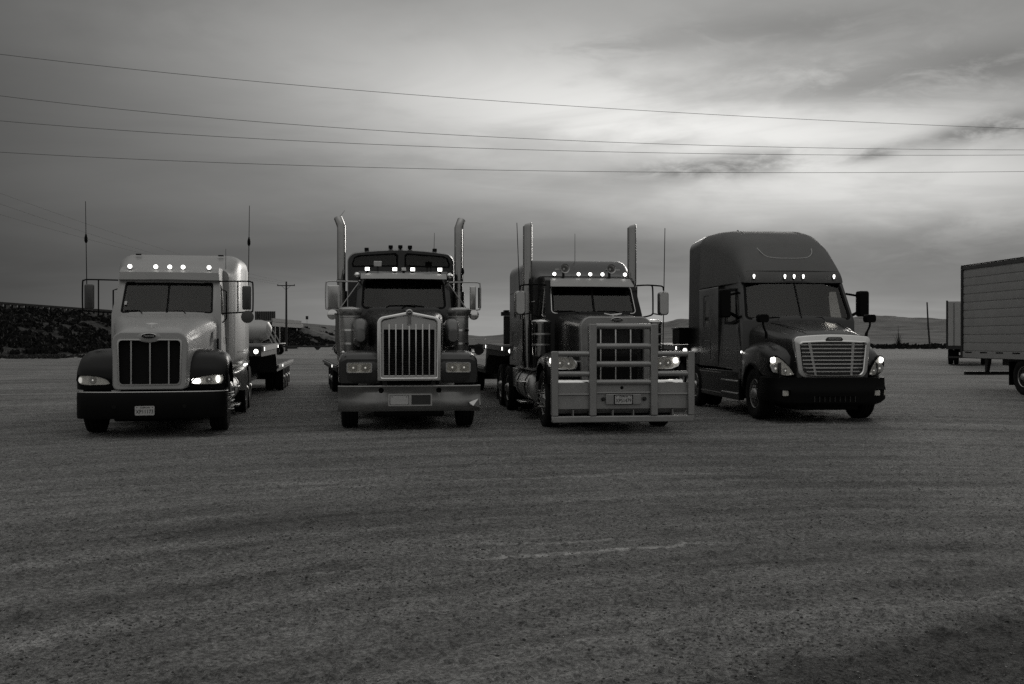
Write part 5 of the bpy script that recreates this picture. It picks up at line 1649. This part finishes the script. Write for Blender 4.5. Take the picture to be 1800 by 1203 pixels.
# loose stones, too many to count
def stones(n, name, dmin, dmax, smin, smax, seed, m, label):
    q = np.random.default_rng(seed)
    base = np.array([(0, 0, 1), (.9, 0, .2), (.25, .85, .25), (-.75, .5, .15), (-.7, -.6, .25), (.3, -.9, .2), (0, 0, -.6)])
    F = np.array([(0, 1, 2), (0, 2, 3), (0, 3, 4), (0, 4, 5), (0, 5, 1), (6, 2, 1), (6, 3, 2), (6, 4, 3), (6, 5, 4), (6, 1, 5)])
    d = dmin * (dmax / dmin) ** q.random(n)
    a = q.uniform(-.62, .62, n)
    x, y = d * np.tan(a), d
    s = smin + (smax - smin) * q.random(n) ** 5
    clus = vnoise(x * .8, y * .8, 77)
    keep = q.random(n) < np.clip(clus * 1.6 - .2, .1, 1)
    x, y, s = x[keep], y[keep], s[keep]
    k = len(x)
    rot = q.uniform(0, 6.28, k)
    c, sn = np.cos(rot), np.sin(rot)
    B = base[None] * q.uniform(.65, 1.3, (k, 7, 3)) * np.stack([s * q.uniform(.8, 1.4, k), s * q.uniform(.6, 1.0, k), s * q.uniform(.4, .75, k)], -1)[:, None, :]
    V = np.empty_like(B)
    V[..., 0] = B[..., 0] * c[:, None] - B[..., 1] * sn[:, None] + x[:, None]
    V[..., 1] = B[..., 0] * sn[:, None] + B[..., 1] * c[:, None] + y[:, None]
    V[..., 2] = B[..., 2] + (ground_z(x, y) + s * .12)[:, None]
    faces = (F[None] + (np.arange(k) * 7)[:, None, None]).reshape(-1, 3)
    o = link(name, np_mesh(name, V.reshape(-1, 3), faces, False), m)
    tag(o, label, 'gravel', kind='stuff')
    o.name = name
    return o


M['stone'] = mat('stone', .11, .9, vary=.6, scale=9, spec=.2)
M['stonedark'] = mat('dark_stone', .06, .9, vary=.6, scale=9, spec=.2)
stones(70000, 'gravel', 3.2, 26, .003, .013, 3, 'stone', 'small pale gravel scattered over the lot')
stones(20000, 'gravel', 3.2, 30, .003, .014, 5, 'stonedark', 'small dark pebbles scattered over the lot')

M['stonepale'] = mat('pale_stone', .30, .9, vary=.5, scale=9, spec=.2)
stones(16000, 'gravel', 3.2, 22, .002, .010, 9, 'stonepale', 'tiny pale chips scattered over the lot')

# highway embankment running away on the left, with an underpass
HX, HH = -70.0, 6.3
def terrain_mat(name, lo, hi, sc, detail=8):
    m, t, b = new_mat(name)
    N, L = t.nodes, t.links
    geo = N.new('ShaderNodeNewGeometry')
    n = N.new('ShaderNodeTexNoise')
    n.inputs['Scale'].default_value = sc
    n.inputs['Detail'].default_value = detail
    n.inputs['Roughness'].default_value = .7
    L.new(geo.outputs['Position'], n.inputs['Vector'])
    r = N.new('ShaderNodeValToRGB')
    r.color_ramp.elements[0].position = .35
    r.color_ramp.elements[0].color = g(lo)
    r.color_ramp.elements[1].position = .65
    r.color_ramp.elements[1].color = g(hi)
    L.new(n.outputs[0], r.inputs[0])
    L.new(r.outputs[0], b.inputs['Base Color'])
    b.inputs['Roughness'].default_value = 1.0
    b.inputs['Specular IOR Level'].default_value = .05
    bp = N.new('ShaderNodeBump')
    bp.inputs['Strength'].default_value = .6
    bp.inputs['Distance'].default_value = .3
    L.new(n.outputs[0], bp.inputs['Height'])
    L.new(bp.outputs[0], b.inputs['Normal'])
    return m


M['bank'] = terrain_mat('bank_soil', .08, .17, .8)
M['bankdark'] = terrain_mat('bank_soil_dark', .022, .065, .9)
M['hill'] = terrain_mat('hill_grass', .045, .16, .07, 12)


def bank(name, y0, y1, taper0, taper1, label, m, xb=-46.0, HH=HH):
    ys = np.linspace(y0, y1, 120)
    us = np.linspace(0, 1, 40)
    U, Yg = np.meshgrid(us, ys)
    prof = np.interp(U, [0, .06, .42, .50, .58, .94, 1], [0, .12, .98, 1, 1, .12, 0])
    Xg = xb + (2 * (HX - xb) - 6) * U
    k = np.ones_like(Yg)
    if taper0:
        k = np.minimum(k, np.clip((Yg - y0) / taper0, 0, 1))
    if taper1:
        k = np.minimum(k, np.clip((y1 - Yg) / taper1, 0, 1))
    Z = np.minimum(prof, k) * HH
    Z = Z + (fbm(Xg * .35, Yg * .35, 4, 41) - .5) * 1.0 * np.clip(Z / 3, 0, 1) * np.clip((HH + .01 - Z) / 1.0, .08, 1) - .05
    a, b_ = Z.shape
    V = np.stack([Xg, Yg, Z], -1).reshape(-1, 3)
    i, j = np.meshgrid(np.arange(a - 1), np.arange(b_ - 1), indexing='ij')
    Q = np.stack([i * b_ + j, i * b_ + j + 1, (i + 1) * b_ + j + 1, (i + 1) * b_ + j], -1).reshape(-1, 4)
    o = link(name, np_mesh(name, V, Q), m)
    tag(o, label, kind='structure')
    return o


bank('embankment', 60, 268, 0, 8, 'shrubby highway embankment', 'bankdark')
bank('embankment', 293, 620, 8, 0, 'far highway embankment beyond the underpass', 'bank', HH=HH + .9)

# bridge between the two banks
br = empty('road_bridge', HX, 280.5, 0, 'concrete road bridge spanning the gap in the far embankment', 'bridge', z=0)
part(br, 'deck', MB().box(-7, 7, -19, 20, HH - 1.3, HH - .1), 'steel', .05)
for s in (-1, 1):
    part(br, 'parapet', MB().box(s * 6.9 - .2, s * 6.9 + .2, -19, 17, HH - .098, HH + .9), 'concrete', .03)
for yy in (-6, 6):
    for xx in (-4, 0, 4):
        part(br, 'column', MB().tube([(xx, yy, -.1), (xx, yy, HH - 1.3)], .45, 12), 'concrete')
for yy in (-13.5, 13.5):
    part(br, 'abutment', MB().box(-6.5, 6.5, yy - .6, yy + .6, -.1, HH - 1.31), 'steel')

# guard rail on the near bank: posts and a corrugated beam
def guard_rail(y0, y1, x, label):
    t = empty('guard_rail', x, y0, 0, label, 'guard rail', z=HH - .62)
    L_ = y1 - y0
    prof = [(0, .50), (.05, .54), (.05, .62), (.01, .66), (.05, .70), (.05, .78), (0, .82), (-.02, .82), (-.02, .50)]
    part(t, 'rail_beam', MB().loft([[(p[0] + .02, 0, p[1]) for p in prof], [(p[0] + .02, L_, p[1]) for p in prof]]), 'shrubdark')
    me = MB().box(-.28, -.01, -.52, .52, -.45, .80).mesh('post', 0)
    k = int(L_ / 1.85)
    for i in range(k):
        o = link('post', me, 'mesh' if i == 0 else None, t)
        o.location = (0, .9 + i * 1.85, 0)
    return t


guard_rail(112, 236, HX + 3.5, 'guard rail of dark blocks along the crest of the shrubby embankment')

# shrubs: sprays of small leaf blades
def shrub_mass(name, pts, sizes, seed, m, label, blades=26, up=.7):
    q = np.random.default_rng(seed)
    n = len(pts)
    pts = np.asarray(pts)
    sizes = np.asarray(sizes)
    th = q.uniform(0, 6.283, (n, blades))
    el = np.arcsin(q.uniform(-.05, 1, (n, blades)) ** .8 if False else np.clip(q.uniform(0, 1, (n, blades)), 0, 1))
    rr_ = q.uniform(.35, 1, (n, blades)) * sizes[:, None]
    d = np.stack([np.cos(th) * np.cos(el), np.sin(th) * np.cos(el), np.sin(el) * up], -1)
    c = pts[:, None, :] + d * rr_[..., None]
    t = np.stack([-np.sin(th), np.cos(th), q.uniform(-.4, .4, (n, blades))], -1)
    u = np.stack([q.uniform(-.6, .6, (n, blades)), q.uniform(-.6, .6, (n, blades)), np.ones((n, blades))], -1)
    w = (sizes[:, None] * q.uniform(.18, .38, (n, blades)))[..., None]
    V = np.stack([c - t * w, c + t * w, c + t * w * .5 + u * w * 1.5, c - t * w * .6 + u * w * 1.3], 2).reshape(-1, 3)
    Q = np.arange(n * blades * 4).reshape(-1, 4)
    o = link(name, np_mesh(name, V, Q, False), m)
    tag(o, label, 'shrub', kind='stuff')
    return o


q = np.random.default_rng(12)
P_, S_ = [], []
for k in range(4200):
    yy = 70 + 205 * q.random() ** 1.3
    u = q.random()
    xx = -46.5 - 20.5 * u
    if fbm(np.array([xx * .12]), np.array([yy * .12]), 3, 90)[0] < .33:
        continue
    uu = (xx + 46) / (2 * (HX + 46) - 6)
    zz = np.interp(uu, [0, .06, .42, .5], [0, .12, .98, 1]) * HH
    P_.append((xx, yy, zz - .05))
    S_.append(q.uniform(.22, .75))
shrub_mass('sagebrush', P_, S_, 5, 'shrubdark', 'dark scrub covering the embankment slope')
P_, S_ = [], []
for k in range(90):
    yy = 298 + 150 * q.random()
    xx = -46.5 - 20.5 * q.random()
    uu = (xx + 46) / (2 * (HX + 46) - 6)
    P_.append((xx, yy, np.interp(uu, [0, .06, .42, .5], [0, .12, .98, 1]) * HH * min(1, (yy - 293) / 8)))
    S_.append(q.uniform(.4, 1.3))
shrub_mass('sagebrush', P_, S_, 6, 'shrubdark', 'scattered scrub on the far embankment')
P_, S_ = [], []
for k in range(1500):
    yy = q.uniform(165, 215)
    xx = q.uniform(-20, 130)
    P_.append((xx, yy, -.1))
    S_.append(q.uniform(.25, .9) * (1.5 if q.random() > .93 else 1))
shrub_mass('sagebrush', P_, S_, 7, 'shrubdark', 'low dark scrub line along the foot of the hills')
P_, S_ = [], []
for k in range(420):
    yy = q.uniform(82, 96)
    xx = q.uniform(-52, -38) + (q.random() * 2 - 1)
    P_.append((xx, yy, -.05))
    S_.append(q.uniform(.12, .32))
shrub_mass('dry_grass', P_, S_, 8, 'shrub', 'dry weeds at the foot of the embankment')

# bare bush standing out of the scrub line
bush = empty('bush', 67.5, 174, 0, 'bare upright bush rising from the scrub beside the lone pole', 'bush')
rn = random.Random(8)
b = MB()
for k in range(26):
    a = rn.uniform(0, 6.28)
    l = rn.uniform(1.2, 2.9)
    s = rn.uniform(.1, .9)
    b.tube([(0, 0, 0), (math.cos(a) * s * .4, math.sin(a) * s * .4, l * .5), (math.cos(a) * s, math.sin(a) * s, l)], [.05, .035, .012], 4)
part(bush, 'crown', b, 'shrubdark')
part(bush, 'stem', MB().tube([(0, 0, -.1), (.05, 0, 1.5), (0, .05, 4.0)], [.09, .07, .02], 6), 'shrubdark')

# hills
def ridge(name, y0, y1, x0, x1, crest, seed, m, label, rough=.30):
    xs = np.linspace(x0, x1, 260)
    vs2 = np.linspace(0, 1, 50)
    Xg, V_ = np.meshgrid(xs, vs2, indexing='ij')
    Yg = y0 + (y1 - y0) * V_
    pr = np.sin(np.clip(V_ * 1.0, 0, 1) * math.pi) ** 1.2
    h = np.interp(Xg, *zip(*crest))
    n = fbm(Xg * .022 + seed, Yg * .016, 6, seed, .6)
    gul = np.abs(fbm(Xg * .02, Yg * .006, 4, seed + 9) - .5) * 2
    Z = pr * h * (1 - rough + rough * 2 * n * .9) * (1 - .45 * (1 - gul) * np.clip(1 - pr, .15, 1)) - .3
    a, b_ = Z.shape
    V = np.stack([Xg, Yg, Z], -1).reshape(-1, 3)
    i, j = np.meshgrid(np.arange(a - 1), np.arange(b_ - 1), indexing='ij')
    Q = np.stack([i * b_ + j, (i + 1) * b_ + j, (i + 1) * b_ + j + 1, i * b_ + j + 1], -1).reshape(-1, 4)
    o = link(name, np_mesh(name, V, Q), m)
    tag(o, label, kind='structure')


ridge('hills', 260, 1100, -20, 520, [(-20, 2), (40, 6), (90, 12), (105, 15.5), (120, 15), (150, 13), (190, 15), (230, 17), (249, 17.5), (262, 17), (283, 16.5), (295, 15.5), (307, 12), (330, 7), (420, 4), (520, 1)], 3, 'hill', 'low grassy hills behind the trucks')
ridge('hills', 700, 1700, -190, 210, [(-190, 2), (-100, 6), (-60, 8.5), (-51, 8.2), (-38, 6.6), (-20, 7.6), (0, 9.6), (60, 13), (120, 9), (210, 2)], 8, 'hill', 'far low ridge between the trucks')

# ================================================================== poles, signs, wires
def utility_pole(x, y, h, deg, label, arm=2.4, z_arm=None):
    t = empty('utility_pole', x, y, deg, label, 'pole')
    part(t, 'post', MB().tube([(0, 0, -.2), (0, 0, h)], [.17, .11], 12), 'wood')
    za = z_arm or h - .55
    o = part(t, 'crossarm', MB().box(-arm / 2, arm / 2, -.19, -.09, za - .06, za + .06), 'wood')
    for s in (-1, 1):
        part(o, 'insulator', MB().lathe([(.05, 0), (.06, .06), (.03, .16)], (s * (arm / 2 - .08), -.14, za + .06), 'z', 10), 'signback')
        part(o, 'arm_brace', MB().tube([(s * .6, -.14, za - .05), (0, -.14, za - .6)], .02, 6), 'steel')
    return t


utility_pole(-30.6, 135, 9.45, 0, 'wooden utility pole with crossarm rising beyond the hopper tank', 2.4)
pl = empty('wooden_pole', 73.5, 175, 0, 'lone bare pole leaning slightly in front of the hills', 'pole')
part(pl, 'post', MB().tube([(0, 0, -.2), (-.35, 0, 4), (-.55, 0, 8.1)], [.17, .15, .12], 10), 'wood')
part(pl, 'pole_cap', MB().lathe([(.13, 0), (.14, .03), (.04, .07)], (-.55, 0, 8.08), 'z', 10), 'steel')


def road_sign(x, y, z0, z1, w, h, label):
    t = empty('road_sign', x, y, 0, label, 'sign', z=z0)
    part(t, 'post', MB().tube([(0, 0, -.3), (0, 0, z1 - z0)], .05, 8), 'signback')
    part(t, 'panel', MB().box(-w / 2, w / 2, -.06, -.03, z1 - z0 - h, z1 - z0), 'steel')


road_sign(-65.5, 257, HH, 8.1, .8, .95, 'small square sign on the bank beside the big sign panel')
road_sign(-66.5, 323, HH, 9.2, .85, 1.1, 'small sign on a post on the far bank past the bridge')

sg = empty('highway_sign', -68.2, 275, -10, 'large highway sign seen from behind with upright ribs', 'sign', z=HH - .1)
part(sg, 'panel', MB().box(-3.0, 3.0, 0, .06, .55, 3.15), 'signback')
for k in range(10):
    x = -2.85 + k * .633
    part(sg, 'rib', MB().box(x - .07, x + .07, -.14, -.002, .5, 3.2), 'steel')
for x in (-2.0, 2.0):
    part(sg, 'post', MB().box(x - .12, x + .12, .065, .3, -.3, 3.1), 'steel')


def wire(pts, label, r=.0075, n=40):
    """parabola through three points, run on past both of them"""
    A = np.array(pts)
    tt = np.array([0., .5, 1.])
    cs = [np.polyfit(tt, A[:, k], 2) for k in range(3)]
    ts = np.linspace(-.45, 1.40, n)
    P = [tuple(float(np.polyval(c, s)) for c in cs) for s in ts]
    o = link('power_line', MB().tube(P, r, 5).mesh('power_line'), 'wire')
    tag(o, label, 'wire', 'power lines across the sky')
    return P


def wp(px, py, d):
    return ((px - 900) / 1750 * d, d, 1.6 + (597 - py) / 1750 * d)


ends = []
names = ('topmost of the four wires crossing above the trucks', 'second wire below the topmost above the trucks', 'third wire down, close under the second, above the trucks', 'lowest of the four wires crossing above the trucks')
for (a, b_, c), nm in zip(((96, 180, 227), (169, 243, 264), (213, 263, 273), (268, 300, 302)), names):
    ends.append(wire([wp(0, a, 27.0), wp(900, b_, 32.0), wp(1800, c, 37.0)], nm))
# poles that carry them, out of frame at both ends
for side, lab in ((0, 'tall line pole at the near end of the wires'), (-1, 'tall line pole at the far end of the wires')):
    top = max(e[side][2] for e in ends)
    cx = sum(e[side][0] for e in ends) / 4
    cy = sum(e[side][1] for e in ends) / 4
    t = empty('line_pole', cx, cy, 0, lab, 'pole')
    part(t, 'post', MB().tube([(.25, .2, -.2), (.25, .2, top + .5)], [.2, .13], 10), 'wood')
    for e in ends:
        p = e[side]
        part(t, 'insulator', MB().tube([(.25, .2, p[2] - .05), (p[0] - cx, p[1] - cy, p[2])], .03, 6), 'signback')

# thin wires from the utility pole towards the left
for k, (x0, z0, py) in enumerate(((-1.12, 9.05, 350), (1.12, 9.05, 372), (0, 9.4, 330))):
    far = Vector((-30.6 + x0, 134.86, z0))
    near = Vector(wp(-60, py - 12, 56.0))
    P = []
    for i in range(31):
        s = i / 30
        p = far.lerp(near, s)
        P.append((p.x, p.y, p.z - 1.1 * 4 * s * (1 - s) * .5))
    o = link('power_line', MB().tube(P, .010, 5).mesh('power_line'), 'wire')
    tag(o, ('thin wire from one end of the utility pole crossarm', 'thin wire from the other end of the utility pole crossarm', 'thin wire from the very top of the utility pole')[k], 'wire', 'wires from the utility pole')
